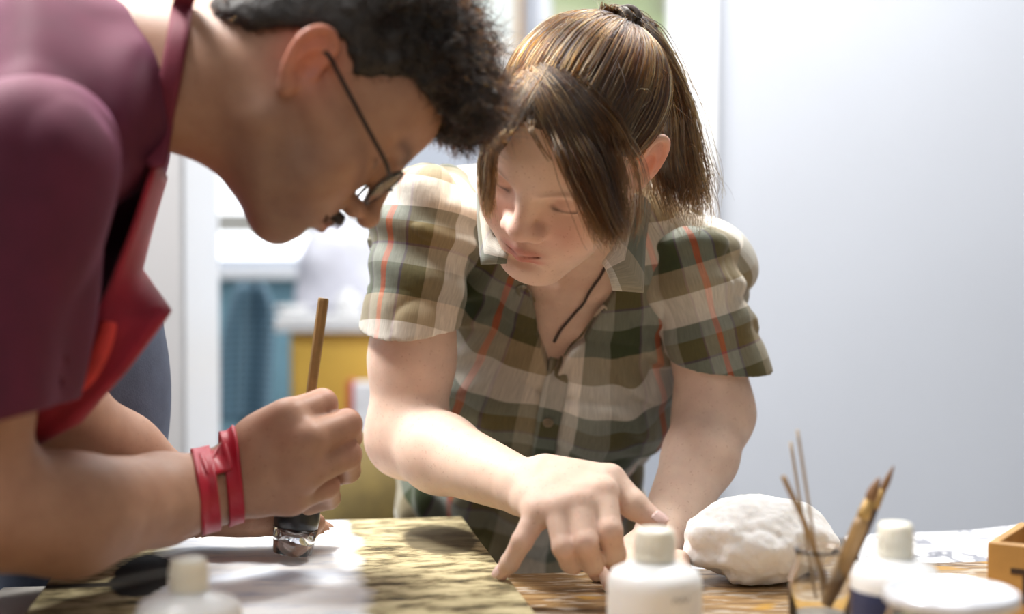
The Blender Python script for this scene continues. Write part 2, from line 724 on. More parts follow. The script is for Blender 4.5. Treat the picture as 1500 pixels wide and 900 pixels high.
bm = ramp(nt, [(0.5, (0, 0, 0)), (0.62, (1, 1, 1))])
nt.links.new(blu, bm.inputs[0])
skyc = mixc(nt, sky.outputs[0], (0.54, 0.63, 0.77), math_n(nt, 'MULTIPLY', bm.outputs[0], 0.6))
tex_l = noise_n(nt, mapping(nt, c, (24, 52, 1)), 1.0, 5, 0.65)
land = ramp(nt, [(0.34, (0.055, 0.045, 0.025)), (0.43, (0.20, 0.16, 0.08)), (0.54, (0.50, 0.43, 0.25)), (0.72, (0.66, 0.58, 0.36))])
nt.links.new(tex_l, land.inputs[0])
lm = ramp(nt, [(0.0, (1, 1, 1)), (0.2, (1, 1, 1)), (0.26, (0, 0, 0)), (0.66, (0, 0, 0)), (0.70, (1, 1, 1)), (1.0, (1, 1, 1))])
nt.links.new(math_n(nt, 'ADD', math_n(nt, 'MULTIPLY', xw, 1 / 0.40), 0.5), lm.inputs[0])
col = mixc(nt, skyc, land.outputs[0], lm.outputs[0])


def blob(cx, cy, rx, ry, soft, rot=0.0):
    mp = mapping(nt, c, (1 / rx, 1 / ry, 0), (-cx / rx, -cy / ry, 0))
    ln = nt.nodes.new('ShaderNodeVectorMath')
    ln.operation = 'LENGTH'
    nt.links.new(mp, ln.inputs[0])
    d = math_n(nt, 'ADD', ln.outputs['Value'], math_n(nt, 'MULTIPLY', math_n(nt, 'SUBTRACT', noise_n(nt, c, 60, 3), 0.5), soft))
    return math_n(nt, 'MULTIPLY', math_n(nt, 'SUBTRACT', 1.12, d), 7, clamp=True)


PW, PD = 0.40, 0.47
pc = P(675, 757, 1.0)
YAWP = R(9.5)
px_, py_ = np.array([math.cos(YAWP), math.sin(YAWP), 0]), np.array([-math.sin(YAWP), math.cos(YAWP), 0])


def on_plane(px, py, z):
    d = FW + (px - 750) / FPX * RT - (py - 450) / FPX * UPV
    return CAM + d * ((z - CAM[2]) / d[2])


corner = on_plane(677, 757, BZ)
PC = corner - px_ * PW / 2 - py_ * PD / 2
PC[2] = BZ


def ploc(px, py):
    q = on_plane(px, py, BZ) - PC
    return float(q @ px_), float(q @ py_)


bx, by = ploc(208, 843)
tx, ty = ploc(130, 858)
lx, ly = ploc(645, 790)
col = mixc(nt, col, (0.018, 0.016, 0.013), blob(bx, by, 0.025, 0.085, 0.5))
col = mixc(nt, col, (0.03, 0.025, 0.018), blob(tx, ty, 0.05, 0.009, 0.2))
col = mixc(nt, col, (0.10, 0.08, 0.045), math_n(nt, 'MULTIPLY', blob(lx, ly, 0.035, 0.075, 0.3), 0.85))
nt.links.new(col, b.inputs['Base Color'])
b.inputs['Roughness'].default_value = 0.75
b.inputs['Specular IOR Level'].default_value = 0.2
bump(nt, b, tex_l, 0.15, 0.001)
M_panel = plain('bare_panel_wood', (0.55, 0.44, 0.24), 0.5, var=0.2, scale=30)
painting = thing('painting', (PC[0], PC[1], TZ + .0005), 'unframed landscape painting on a panel lying flat on the work table', 'painting', rot=(0, 0, YAWP))
Mp = np.stack([px_, py_, np.array([0, 0, 1.0])], 1)
m = MB()
m.box((PC[0], PC[1], (TZ + BZ - .002) / 2), (PW, PD, BZ - .002 - TZ - .001), Mp)
m.build('panel', M_panel, painting, False, 0.002)
me_o = MB()
me_o.box((0, 0, 0), (PW - .002, PD - .002, 0.002))
pa = me_o.build('painted_surface', M_paint, None, False)
pa.parent = painting
pa.location = (0, 0, BZ - .001 - TZ - .0005)
# ------------------------------------------------------------------ skin, cloth and hair materials


def skin_mat(name, rough=0.45, sss=0.25, mott=0.10):
    m, nt, b = new_mat(name)
    a = nt.nodes.new('ShaderNodeAttribute')
    a.attribute_name = 'tint'
    c = coords(nt)
    n = noise_n(nt, c, 55, 4)
    r = ramp(nt, [(0.3, (1 - mott, 1 - mott * 1.3, 1 - mott * 1.3)), (0.7, (1, 1, 1))])
    nt.links.new(n, r.inputs[0])
    col = mixc(nt, a.outputs['Color'], r.outputs[0], 1.0, 'MULTIPLY')
    fr = ramp(nt, [(0.66, (0, 0, 0)), (0.73, (1, 1, 1))])
    nt.links.new(noise_n(nt, c, 330, 1), fr.inputs[0])
    col = mixc(nt, col, mixc(nt, col, (0.62, 0.45, 0.36), 1.0, 'MULTIPLY'), math_n(nt, 'MULTIPLY', fr.outputs[0], 0.35))
    nt.links.new(col, b.inputs['Base Color'])
    b.inputs['Roughness'].default_value = rough
    b.inputs['Subsurface Weight'].default_value = sss
    b.inputs['Subsurface Radius'].default_value = (0.012, 0.005, 0.003)
    b.inputs['Subsurface Scale'].default_value = 0.8
    b.inputs['Specular IOR Level'].default_value = 0.35
    bump(nt, b, noise_n(nt, c, 700, 3), 0.12, 0.0006)
    return m


M_skin = skin_mat('fair_skin', 0.56)
M_skin2 = skin_mat('tanned_skin', 0.5, 0.2, 0.14)


def hair_mat(name, melanin, red, rough=0.35, rr=0.25, tint=(1, 1, 1)):
    m = bpy.data.materials.new(name)
    m.use_nodes = True
    nt = m.node_tree
    nt.nodes.clear()
    out = nt.nodes.new('ShaderNodeOutputMaterial')
    h = nt.nodes.new('ShaderNodeBsdfHairPrincipled')
    h.parametrization = 'MELANIN'
    h.inputs['Melanin'].default_value = melanin
    h.inputs['Melanin Redness'].default_value = red
    h.inputs['Roughness'].default_value = rough
    h.inputs['Radial Roughness'].default_value = 0.4
    h.inputs['Random Color'].default_value = rr
    h.inputs['Tint'].default_value = tint + (1,)
    info = nt.nodes.new('ShaderNodeHairInfo')
    nt.links.new(info.outputs['Random'], h.inputs['Random'])
    nt.links.new(h.outputs[0], out.inputs[0])
    return m


M_hair = hair_mat('ash_brown_hair', 0.55, 0.0, 0.26, 0.7, (0.90, 0.94, 1.0))
M_haircap = plain('hair_underlayer', (0.070, 0.055, 0.042), 0.55, var=0.3, scale=60, bmp=0.4, bscale=400)
M_hairdark = hair_mat('dark_brown_hair', 0.95, 0.1, 0.35, 0.3)
M_haircap2 = plain('dark_hair_underlayer', (0.02, 0.016, 0.013), 0.6, var=0.4, scale=80, bmp=0.5, bscale=300)


def rotz(a):
    return np.array(Matrix.Rotation(a, 3, 'Z'))


def rotx(a):
    return np.array(Matrix.Rotation(a, 3, 'X'))


def roty(a):
    return np.array(Matrix.Rotation(a, 3, 'Y'))


def add_head(F, o, M, s=1.0, male=False, ex=.076):
    """face towards local -y, crown +z, left ear +x; origin between the ears"""
    def w(x, y, z):
        return o + M @ (np.array([x, y, z]) * s)

    def E(c, r, k=0.0, Rl=None, sub=False):
        Ml = M if Rl is None else M @ Rl
        pr = ell(w(*c), np.array(r) * s, Ml)
        (F.s if sub else F.u)(pr, k * s)

    def C(a, b, ra, rb, k=0.0, sub=False):
        pr = cone(w(*a), w(*b), ra * s, rb * s)
        (F.s if sub else F.u)(pr, k * s)
    E((0, .012, .042 if not male else .045), (.069, .090, .074) if not male else (.073, .092, .080))
    E((0, -.050, .045), (.060, .048, .055), .03)
    E((0, -.032, -.025), (.058 if male else .0605, .060, .074), .025)
    jw = .050 if male else .047
    for q in (-1, 1):
        C((q * jw, .0, -.050), (q * (.014 if male else .020), -.074 + (.010 if male else 0), -.088), .016, .014, .028)
        C((q * .066, -.005, -.008), (q * .052, -.062, -.016), .008, .012, .022)     # cheekbone
        E((q * .034, -.064, -.038), (.023, .022, .026), .025)
        C((q * .048, -.070, .030), (q * .012, -.086, .028), .007, .008 if not male else .010, .014)
    cy = .010 if male else 0
    E((0, -.086 + cy, -.087), (.018 if male else .023, .014, .015), .016)
    E((0, -.078, -.055), (.028, .020, .020), .018)                                  # muzzle
    # eye sockets, lids
    for q in (-1, 1):
        E((q * .032, -.096, .010), (.018, .014, .011), .012, sub=True)
        E((q * .032, -.0705, .009), (.0145, .0140, .0135), .004)
        C((q * .044, -.0800, .0045), (q * .021, -.0835, .0040), .0016, .0016, .003)  # lower lid fold
    # nose
    nl = .0035 if male else 0.0
    if male:
        C((0, -.094, .020), (0, -.109 - nl, -.020), .0070, .0088, .010)
        E((0, -.1115 - nl, -.0235), (.0112, .0105, .0100), .006)
    else:
        C((0, -.087, .018), (0, -.103, -.015), .0078, .0098, .010)
        E((0, -.1055, -.0195), (.0122, .0105, .0100), .007)
    for q in (-1, 1):
        if male:
            E((q * .0125, -.1005, -.0285), (.0085, .0110, .0080), .005)
        else:
            E((q * .0140, -.0965, -.0235), (.0092, .0115, .0082), .006)
            C((q * .0062, -.104, -.0325), (q * .0065, -.099, -.0260), .0030, .0022, .002, sub=True)
            continue
        C((q * .0062, -.108, -.0370), (q * .0065, -.103, -.0300), .0032, .0022, .002, sub=True)
    # mouth
    for q in (-1, 1):
        C((q * .0260, -.0850, -.0555), (q * .004, -.0965, -.0515), .0032, .0058, .005)
        C((q * .0235, -.0855, -.0585), (0, -.0950, -.0615), .0034, .0068, .005)
        C((q * .0285, -.0885, -.0535), (q * .0, -.1035, -.0570), .0011, .0013, .0025, sub=True)
    E((0, -.099, -.0705), (.018, .007, .0045), .006, sub=True)                      # dip under the lip
    # ears
    for q in (-1, 1):
        Re = rotz(q * R(-22)) @ rotx(R(-12))
        ctr = np.array([q * ex, .012, .004])

        def ew(x, y, z):
            return tuple(ctr + Re @ np.array([x, y, z]))
        E(ew(0, .004, .002), (.0050, .0165, .0275), .003, Re)
        E(ew(q * .0045, -.001, -.002), (.0065, .0095, .0155), .002, Re, sub=True)
        rim = [ew(q * .001, -.010, .012), ew(q * .002, -.006, .026), ew(q * .003, .006, .0305), ew(q * .0035, .017, .023), ew(q * .003, .0205, .008), ew(q * .002, .015, -.010), ew(0, .006, -.022)]
        rim = [tuple(p_) for p_ in curve_pts(rim, 19)]
        for a, b2 in zip(rim[:-1], rim[1:]):
            C(a, b2, .0032, .0032, .002)
        E(ew(0, .001, -.024), (.0045, .0065, .0085), .004, Re)
        C(ew(q * -.001, -.0105, -.002), ew(q * .001, -.009, -.008), .0035, .003, .002)
    return w


def add_hand(F, W, fingers, thumb, rw, rf, k=0.006):
    """W wrist; fingers: list of joint lists (knuckle..tip); thumb joint list; rf radii per joint"""
    for i, f in enumerate(fingers):
        F.u(cone(W, f[0], rw * 0.72, rf[i][0] * 1.05), 0.012)
        F.chain(f, rf[i], 0.0035)
    for a, b2 in zip(fingers[:-1], fingers[1:]):
        F.u(cone(a[0] * 0.92 + W * 0.08, b2[0] * 0.92 + W * 0.08, rf[0][0] * 0.9, rf[0][0] * 0.9), 0.008)
        F.u(cone(a[0] * 0.55 + W * 0.45, b2[0] * 0.55 + W * 0.45, rf[0][0] * 1.1, rf[0][0] * 1.1), 0.010)
    F.chain(thumb[0], thumb[1], 0.005, first=0.012)


def tint(V, base, spots):
    c = np.tile(np.array(base, float), (len(V), 1))
    for p, r, col, s in spots:
        q = (V - np.asarray(p)) / (np.asarray(r) if not np.isscalar(r) else r)
        wgt = s * np.exp(-(q ** 2).sum(1))
        c = c * (1 - wgt[:, None]) + np.array(col) * wgt[:, None]
    return c


# ------------------------------------------------------------------ the woman
WH = P(838, 218, 1.362)
WR = rotz(0) @ rotx(R(47)) @ rotz(R(-26))
WR = roty(R(3)) @ WR
woman = thing('person', (0.03, 1.75, 0.0), 'person with a ponytail in a green plaid shirt pointing at the painting', 'person')

NB = P(852, 335, 1.50)
t_ = nrm((.15, -.63, .76))
e_ = np.array([math.cos(R(11)), 0.0, -math.sin(R(11))])
e_ = nrm(e_ - (e_ @ t_) * t_)
n_ = np.cross(e_, t_)
WT = np.stack([e_, n_, t_], 1)        # columns: across, front, up


def T(a, b2, s):
    return NB + e_ * a + n_ * b2 + t_ * s


skin = Field()
hw = add_head(skin, WH, WR, 1.0, False, .0715)
skin.u(cone(hw(0, .026, -.03), T(0, -.012, -.02), .052, .056), 0.02)
skin.u(ell(T(0, -.015, -.17), (.138, .085, .17), WT), 0.03)
skin.u(cone(T(-.10, -.01, -.055), T(.10, -.01, -.055), .034, .034), 0.03)
for q in (-1, 1):
    skin.u(cone(T(q * .015, .046, -.050), T(q * .060, .030, -.040), .008, .008), 0.02)   # collar bones
# right arm (left in the photo)
RS, RE, RW = P(618, 312, 1.475), P(596, 640, 1.475), P(766, 714, 1.305)
skin.u(cone(RS, RS * .7 + RE * .3, .030, .036), 0.01)
skin.u(cone(RS * .7 + RE * .3, RS * .5 + RE * .5, .036, .0405), 0.01)
skin.u(cone(RS * .5 + RE * .5, RS * .35 + RE * .65, .0405, .0418), 0.01)
skin.u(cone(RS * .35 + RE * .65, RE, .0418, .0395), 0.02)
RM = RE * .68 + RW * .32 + np.array([0, 0, -.002])
skin.u(cone(RE, RM, .040, .0385), 0.02)
skin.u(cone(RM, RW, .0385, .0255), 0.015)
tipz = np.array([0, 0, .004])
fing = [
    [P(884, 722, 1.238), P(893, 778, 1.212), P(900, 812, 1.225), P(901, 826, 1.243)],
    [P(850, 738, 1.228), P(858, 796, 1.203), P(868, 826, 1.222), P(870, 831, 1.244)],
    [P(817, 748, 1.230), P(826, 802, 1.208), P(836, 824, 1.225), P(840, 829, 1.245)],
    [P(788, 752, 1.240), P(765, 793, 1.230), P(747, 825, 1.238), P(735, 846, 1.246) + tipz]]
frad = [[.0125, .0108, .0098, .0085], [.0125, .0105, .0095, .0085], [.0120, .0100, .0092, .0082], [.0120, .0092, .0082, .0068]]
th = [P(800, 694, 1.292), P(893, 704, 1.262), P(928, 740, 1.248), P(962, 766, 1.240)]
add_hand(skin, RW, fing, (th, [.018, .0140, .0122, .0092]), .0255, frad)
# left arm (right in the photo), planted on the table edge
LS, LE, LW = P(1026, 390, 1.520), P(1046, 606, 1.525), P(968, 796, 1.41)
skin.u(cone(LS, LS * .7 + LE * .3, .028, .034), 0.01)
skin.u(cone(LS * .7 + LE * .3, LS * .4 + LE * .6, .034, .0385), 0.01)
skin.u(cone(LS * .4 + LE * .6, LE, .0385, .0400), 0.01)
LM = LE * .65 + LW * .35 + np.array([.004, 0, 0])
skin.u(cone(LE, LM, .0405, .0375), 0.02)
skin.u(cone(LM, LW, .0375, .0265), 0.015)
lf = []
for i in range(4):
    a = LW + np.array([-.043 + .0138 * i, -.055, 0])
    a[2] = TZ + .016
    b2 = a + np.array([-.012 + .007 * i, -.032, .006])
    c2 = b2 + np.array([-.003 + .002 * i, -.022, -.010])
    d2 = c2 + np.array([0, -.014, -.005])
    d2[2] = TZ + .0075
    lf.append([a, b2, c2, d2])
LW2 = LW.copy()
LW2[2] = TZ + .030
skin.u(cone(LW, LW2, .0265, .024), 0.012)
lth = [LW2 + np.array([-.012, -.02, -.006]), LW2 + np.array([-.042, -.045, -.013]), LW2 + np.array([-.060, -.062, -.018]), LW2 + np.array([-.068, -.078, -.021])]
add_hand(skin, LW2, lf, (lth, [.016, .0125, .011, .0085]), .0245, [[.0115, .0098, .009, .0078]] * 4)

V, Q = skin.mesh(NB - np.array([.30, .42, .42]), NB + np.array([.27, .16, .22]), 0.0017 * FAST)
body = mesh_np('body', V, Q, M_skin, woman)
red = (0.60, 0.20, 0.15)
base = (0.73, 0.545, 0.43)
spots = [(hw(0, -.103, -.022), .018, (0.66, 0.35, 0.29), .6)]
for q in (-1, 1):
    spots += [(hw(q * .036, -.082, -.022), .026, (0.66, 0.33, 0.26), .6),
              (hw(q * .078, .016, .006), .026, (0.72, 0.24, 0.15), .75),
              (hw(q * .032, -.084, .010), .012, (0.58, 0.33, 0.26), .5)]
    for u in np.linspace(0, 1, 7):      # eyebrows
        spots.append((hw(q * (.014 + .034 * u), -.094 + .013 * u ** 2, .026 + .006 * math.sin(u * 2.6)), .0042, (0.22, 0.13, 0.085), .58))
    for u in np.linspace(-1, 1, 11):    # lash line of the lowered lids
        spots.append((hw(q * (.032 + .0135 * u), -.0855 + .004 * u * u, .0025 + .002 * u * u), .0024, (0.07, 0.04, 0.03), .9))
for u in np.linspace(-1, 1, 15):
    hgt = .0046 * (1 - abs(u) ** 1.5) + .0012
    yy = -.100 + .011 * u * u
    spots.append((hw(.0240 * u, yy, -.0512), (.0040,) * 3, (0.46, 0.15, 0.13), .85 * (1 - .4 * abs(u))))
    spots.append((hw(.0215 * u, yy, -.0618), (.0046,) * 3, (0.50, 0.17, 0.15), .85 * (1 - .4 * abs(u))))
    spots.append((hw(.0275 * u, yy + .001, -.0568 + .0033 * abs(u)), (.0022,) * 3, (0.20, 0.05, 0.05), .8))
for f in fing + [th]:
    spots.append((f[1], .014, (0.70, 0.38, 0.31), .35))
    spots.append((f[0], .013, (0.70, 0.36, 0.29), .35))
    spots.append((f[-1], .013, (0.74, 0.38, 0.33), .6))
for p in [RE + np.array([-.02, 0, -.03])]:
    spots.append((p, .03, (0.70, 0.38, 0.30), .3))
point_color(body, 'tint', tint(V, base, spots))

# fingernails on the digits that show them
M_nail = plain('fingernail', (0.78, 0.52, 0.46), 0.25, var=0.04, bmp=0.0, sss=0.2)


def nail(tip, prev, up, r, parent=None, mat=None):
    ax = nrm(tip - prev)
    up = nrm(up - (up @ ax) * ax)
    sd = np.cross(ax, up)
    rows = []
    for i in range(6):
        u = -0.9 + 1.9 * i / 5
        row = []
        for j in range(7):
            v = -1 + 2 * j / 6
            wd = r * .82 * (1 if i < 4 else (1 - .18 * (i - 3)))
            row.append(tip + ax * r * (u * .75 + .1) + sd * wd * v + up * (r * (1.04 - .38 * v * v) - r * .05 * max(u, 0)))
        rows.append(row)
    return patch('fingernail', rows, mat or M_nail, parent or body, 0.0008, 1)


nail(fing[3][3], fing[3][2], np.array([-.5, -.5, .6]), .0070)
nail(th[3], th[2], np.array([.35, -.55, .75]), .0094)

# ------------------------------------------------------------------ plaid shirt
M_plaid, nt, b = new_mat('plaid_cotton')
uvn = nt.nodes.new('ShaderNodeUVMap')
uvn.uv_map = 'plaid'
sp = nt.nodes.new('ShaderNodeSeparateXYZ')
nt.links.new(uvn.outputs[0], sp.inputs[0])


def linear(h):
    v = [int(h[i:i + 2], 16) / 255 for i in (0, 2, 4)]
    return tuple(x / 12.92 if x < .04045 else ((x + .055) / 1.055) ** 2.4 for x in v)


OLIVE, DGREEN, GREY, CREAM, TAN, REDL, PURP = (linear(h) for h in ('66592f', '303c1c', '858b80', 'f4eee2', 'a8987a', 'c25a3c', '54405a'))


def sett(seq):
    tot = sum(x for x, _ in seq)
    st, p = [], 0.0
    for x, cc in seq:
        st.append((p / tot, cc))
        p += x
    return st, tot


warp, pw = sett([(18, CREAM), (16, GREY), (18, DGREEN), (1.6, PURP), (9, GREY), (4, REDL), (9, GREY), (1.6, PURP), (16, OLIVE), (14, TAN)])
weft, pf = sett([(24, CREAM), (20, TAN), (24, DGREEN), (15, GREY), (1.6, PURP), (16, OLIVE), (12, GREY)])
wu = math_n(nt, 'FRACT', math_n(nt, 'DIVIDE', sp.outputs[0], 0.168))
wv = math_n(nt, 'FRACT', math_n(nt, 'DIVIDE', sp.outputs[1], 0.150))
rw_ = ramp(nt, warp, 'CONSTANT')
rf_ = ramp(nt, weft, 'CONSTANT')
nt.links.new(wu, rw_.inputs[0])
nt.links.new(wv, rf_.inputs[0])
# twill of warp and weft threads
thr = nt.nodes.new('ShaderNodeTexWave')
thr.inputs['Scale'].default_value = 520
nt.links.new(mapping(nt, uvn.outputs[0], (1, 1, 1), rot=(0, 0, R(45))), thr.inputs['Vector'])
fac = math_n(nt, 'ADD', math_n(nt, 'MULTIPLY', thr.outputs['Fac'], 0.16), 0.42)
col = mixc(nt, rw_.outputs[0], rf_.outputs[0], fac)
slub = noise_n(nt, mapping(nt, uvn.outputs[0], (900, 60, 1)), 1.0, 2)
slr = ramp(nt, [(0.3, (0.80, 0.80, 0.80)), (0.7, (1.08, 1.08, 1.08))])
nt.links.new(slub, slr.inputs[0])
col = mixc(nt, col, slr.outputs[0], 1.0, 'MULTIPLY')
nt.links.new(col, b.inputs['Base Color'])
b.inputs['Roughness'].default_value = 0.8
b.inputs['Sheen Weight'].default_value = 0.15
bump(nt, b, noise_n(nt, coords(nt), 90, 4), 0.25, 0.003)

sh = Field()
sh.u(ell(T(0, -.015, -.19), (.156, .104, .20), WT))
sh.u(cone(T(-.140, -.018, -.055), T(.130, -.018, -.055), .056, .056), 0.05)
sh.u(ell(T(0, -.075, -.045), (.115, .05, .085), WT), 0.04)
for q in (-1, 1):
    sh.u(cone(T(q * .055, -.03, .012), T(q * .15, -.022, -.035), .036, .046), 0.03)
    sh.u(ell(T(q * .070, .058, -.205), (.068, .056, .068), WT), 0.05)
sh.u(ell(T(-.005, -.005, -.40), (.150, .118, .17), WT), 0.06)
sh.u(ell(T(-.015, .015, -.52), (.180, .135, .12), WT), 0.07)


def loc_t(X):
    q = np.asarray(X) - NB
    return q @ e_, q @ n_, q @ t_


def vcut(X):
    a, b2, s = loc_t(X)
    w_ = np.maximum(0.40 * (s + .150), -0.05)
    return np.maximum((np.abs(a - .0) - w_) * .92, -(b2 - .012))


sh.s(half(vcut), 0.0)
sh.s(cone(T(0, .0, -.03), hw(0, .02, -.05), .062, .064), 0.008)
sh.s(half(lambda X: (loc_t(X)[2] + .545 + 1.9 * np.minimum(loc_t(X)[0] + .125, 0) + .01 * np.cos(loc_t(X)[0] * 20))), 0.0)


def folds(X):
    a, b2, s = loc_t(X)
    wv_ = vnoise(X * 14, 3) * 1.6
    lowm = np.clip((-s - .16) / .2, 0, 1)
    w2 = vnoise(X * 9, 13) * 2.0
    d = np.sin((a * 1.0 + s * .55) * 2 * math.pi / .075 + wv_ * 2.2) * .0042 * lowm
    d += np.sin((a * .45 - s * .9) * 2 * math.pi / .062 + wv_ * 2) * .0034 * np.clip((-s - .24) / .15, 0, 1)
    d += np.sin((a * .8 + s * .25) * 2 * math.pi / .058 + w2 * 2.0) * .0022 * np.clip(.5 + vnoise(X * 7, 17), 0, 1)
    arm = np.exp(-((np.abs(a) - .12) ** 2) / .0030 - ((s + .13) ** 2) / .008)
    d += np.sin((np.abs(a) * .6 + s) * 2 * math.pi / .034 + wv_) * .0042 * arm
    ridge = 1 - np.abs(vnoise(X * 17, 5))
    d += (ridge ** 4 - .35) * .0052
    d += vnoise(X * 34, 6) * .0010
    return d


sh.post = folds
V, Q = sh.mesh(NB - np.array([.32, .20, .50]), NB + np.array([.24, .50, .14]), 0.0025 * FAST)


def torso_uv(X, du=0.0, dv=0.0):
    a, b2, s = loc_t(X)
    ang = np.arctan2(a, b2 + .06)
    u = np.where(b2 > -.06, ang * .132, ang * .132)
    return np.stack([u + .002 + du + .012 * s, s + .018 * np.cos(ang * 1.5) + dv], 1)


shirt = mesh_np('shirt', V, Q, M_plaid, woman)
set_uv(shirt, torso_uv(V))


def sleeve(S, H, r0, r1, hem_n, seed, du, dv, amp=.0036):
    f = Field()
    ax = nrm(H - S)
    f.u(cone(S, H + ax * .02, r0, r1))
    f.u(ell(S, (r0 * 1.04,) * 3), 0.02)
    f.late(half(lambda X: -((X - H) @ hem_n)), 0.0)
    f.late(cone(H - ax * .05, H + ax * .05, r1 - .012, r1 - .0045), 0.0)
    u1 = nrm(np.cross(ax, (0, 1.0, 0)))
    u2 = np.cross(ax, u1)

    def post(X):
        q = X - S
        l = q @ ax
        an = np.arctan2(q @ u2, q @ u1)
        L = np.linalg.norm(H - S)
        wv_ = vnoise(X * 16, seed) * 1.5
        d = np.sin(l * 2 * math.pi / .052 + an * 1.5 + wv_ * 1.8) * amp * np.clip((L - l) / L * 1.1 + .1, 0, 1)
        d += np.sin(an * 4 + l * 26 + wv_ * 1.2) * amp * .6
        d += ((1 - np.abs(vnoise(X * 22, seed + 1))) ** 4 - .35) * .0042
        hem = np.abs(L - .028 - l)
        return d + .0007 * np.exp(-(hem / .0016) ** 2)
    f.post = post
    lo = np.minimum(S, H) - r1 - .04
    hi = np.maximum(S, H) + r1 + .04
    V, Q = f.mesh(lo, hi, 0.0022 * FAST)
    o = mesh_np('sleeve', V, Q, M_plaid, shirt)
    q = V - S
    an = np.arctan2(q @ u2, -(q @ u1))
    set_uv(o, np.stack([an * .055 + du, -(q @ ax) + dv], 1))
    return f


RH = P(601, 478, 1.472)
slR = sleeve(P(628, 322, 1.49), RH, .054, .0500, nrm(np.array([.03, .25, -1.0])), 21, .05, .0)
LH = P(1050, 530, 1.525)
slL = sleeve(P(1009, 392, 1.520), LH, .051, .0515, nrm(np.array([-.12, .25, -1.0])), 31, .01, .055)


def ribbon(name, ctrl, n, width, wdir, off, du, dv, thick=.0016, parent=None, mat=None):
    """strip of cloth laid on the shirt along pixel points"""
    pts = [sh.hit(x, y) for x, y in ctrl]
    c = curve_pts(pts, n)
    A0 = np.concatenate([[p + np.asarray(wdir) * width * (j / 4 - .5) for j in range(5)] for p in c])
    A0 = sh.snap(A0, off)
    uv = torso_uv(A0) + np.array([du, dv])
    rows = [list(A0[i * 5:i * 5 + 5]) for i in range(n)]
    return patch(name, rows, mat or M_plaid, parent or shirt, thick, 1, uv)


ribbon('placket', [(824, 522), (815, 560), (805, 610), (797, 660), (790, 700)], 14, .026, e_, .0020, .055, .0)
ribbon('placket', [(762, 420), (785, 455), (806, 490), (822, 524)], 8, .012, nrm(e_ * .9 + t_ * .4), .0022, .03, .03)
ribbon('placket', [(886, 448), (866, 475), (846, 500), (829, 522)], 8, .012, nrm(e_ * .9 - t_ * .4), .0022, .12, .05)

M_button = plain('horn_button', (0.26, 0.20, 0.13), 0.3, var=0.3, scale=150, bmp=0.0)
for bx_, by_ in ((820, 535), (803, 617)):
    p = sh.hit(bx_, by_)
    g = sh.grad(p)[0]
    z = Vector(g).to_track_quat('Z', 'Y').to_matrix()
    bm_ = MB()
    bm_.lathe(p + g * .0035, [(.0001, -.0012), (.0050, -.0012), (.0058, -.0004), (.0058, .0006), (.0050, .0011), (.0040, .0006), (.0001, .0005)], 24, np.array(z))
    for qx, qy in ((1, 1), (1, -1), (-1, 1), (-1, -1)):
        bm_.lathe(p + g * .0037 + np.array(z) @ np.array([qx * .0013, qy * .0013, .0006]), [(.0001, -.0001), (.0006, 0), (.0006, .0002), (.0001, .0003)], 8, np.array(z))
    bm_.build('button', M_button, shirt, True)

# collar: two falling leaves
def lerp_line(ps, n):
    ps = np.array(ps)
    u = np.linspace(0, len(ps) - 1, n)
    return np.stack([np.interp(u, np.arange(len(ps)), ps[:, k]) for k in range(3)], 1)


for pts_in, pts_out, du, dv in (
        ([(716, 262, 1.42), (714, 305, 1.396), (722, 345, 1.382), (746, 374, 1.372)],
         [(699, 275, 1.43), (700, 325, 1.402), (705, 388, 1.370), (742, 386, 1.366)], .004, .006),
        ([(930, 285, 1.452), (912, 330, 1.420), (898, 362, 1.400), (882, 386, 1.386)],
         [(952, 300, 1.46), (945, 355, 1.428), (942, 429, 1.392), (898, 426, 1.378)], .016, .100)):
    a = lerp_line([P(*q) for q in pts_in], 13)
    o2 = lerp_line([P(*q) for q in pts_out], 13)
    rows, uv = [], []
    for i in range(13):
        row = []
        for j in range(8):
            v = j / 7
            q = a[i] * (1 - v) + o2[i] * v + np.array([0, -.006 * math.sin(v * math.pi), .003 * math.sin(v * math.pi)])
            row.append(q)
            uv.append((v * .034 + du, -i / 12 * .075 + dv))
        rows.append(row)
    patch('collar', rows, M_plaid, shirt, .0020, 0, uv)

# cord necklace
cd = MB()
pts = [skin.hit(x, y) for x, y in ((893, 372), (880, 402), (862, 430), (842, 458), (822, 482), (812, 500))]
cd.tube(skin.snap(curve_pts(pts, 40), .0016), .0015, 8)
tag(cd.build('necklace_cord', plain('dark_cord', (0.05, 0.035, 0.03), 0.6), woman, True), 'dark brown neck cord')

# trousers: hips and two legs down to the floor behind the table
M_olive = plain('olive_cotton', (0.125, 0.09, 0.022), 0.85, var=0.2, scale=25, bmp=0.3, bscale=400)
tr = Field()
hp = T(-.03, .0, -.56)
tr.u(ell(hp + e_ * -.034 + t_ * .02, (.200, .13, .125), WT))
tr.u(ell(T(-.055, -.02, -.475), (.188, .105, .11), WT), .04)
for q in (-1, 1):
    hip = hp + np.array([q * .085 - .01, .0, -.03])
    kn = np.array([hip[0] + q * .01, hip[1] - .02, .47])
    ft = np.array([hip[0] + q * .02, hip[1] + .04, .07])
    tr.u(cone(hip, kn, .095, .072), .04)
    tr.u(cone(kn, ft, .072, .062), .03)
tr.post = lambda X: vnoise(X * 12, 9) * .004
V, Q = tr.mesh((hp[0] - .36, hp[1] - .24, .05), (hp[0] + .30, hp[1] + .26, hp[2] + .24), 0.007)
trou = mesh_np('trousers', V, Q, M_olive, woman)
M_shoe = plain('dark_shoe', (0.05, 0.045, 0.04), 0.5)
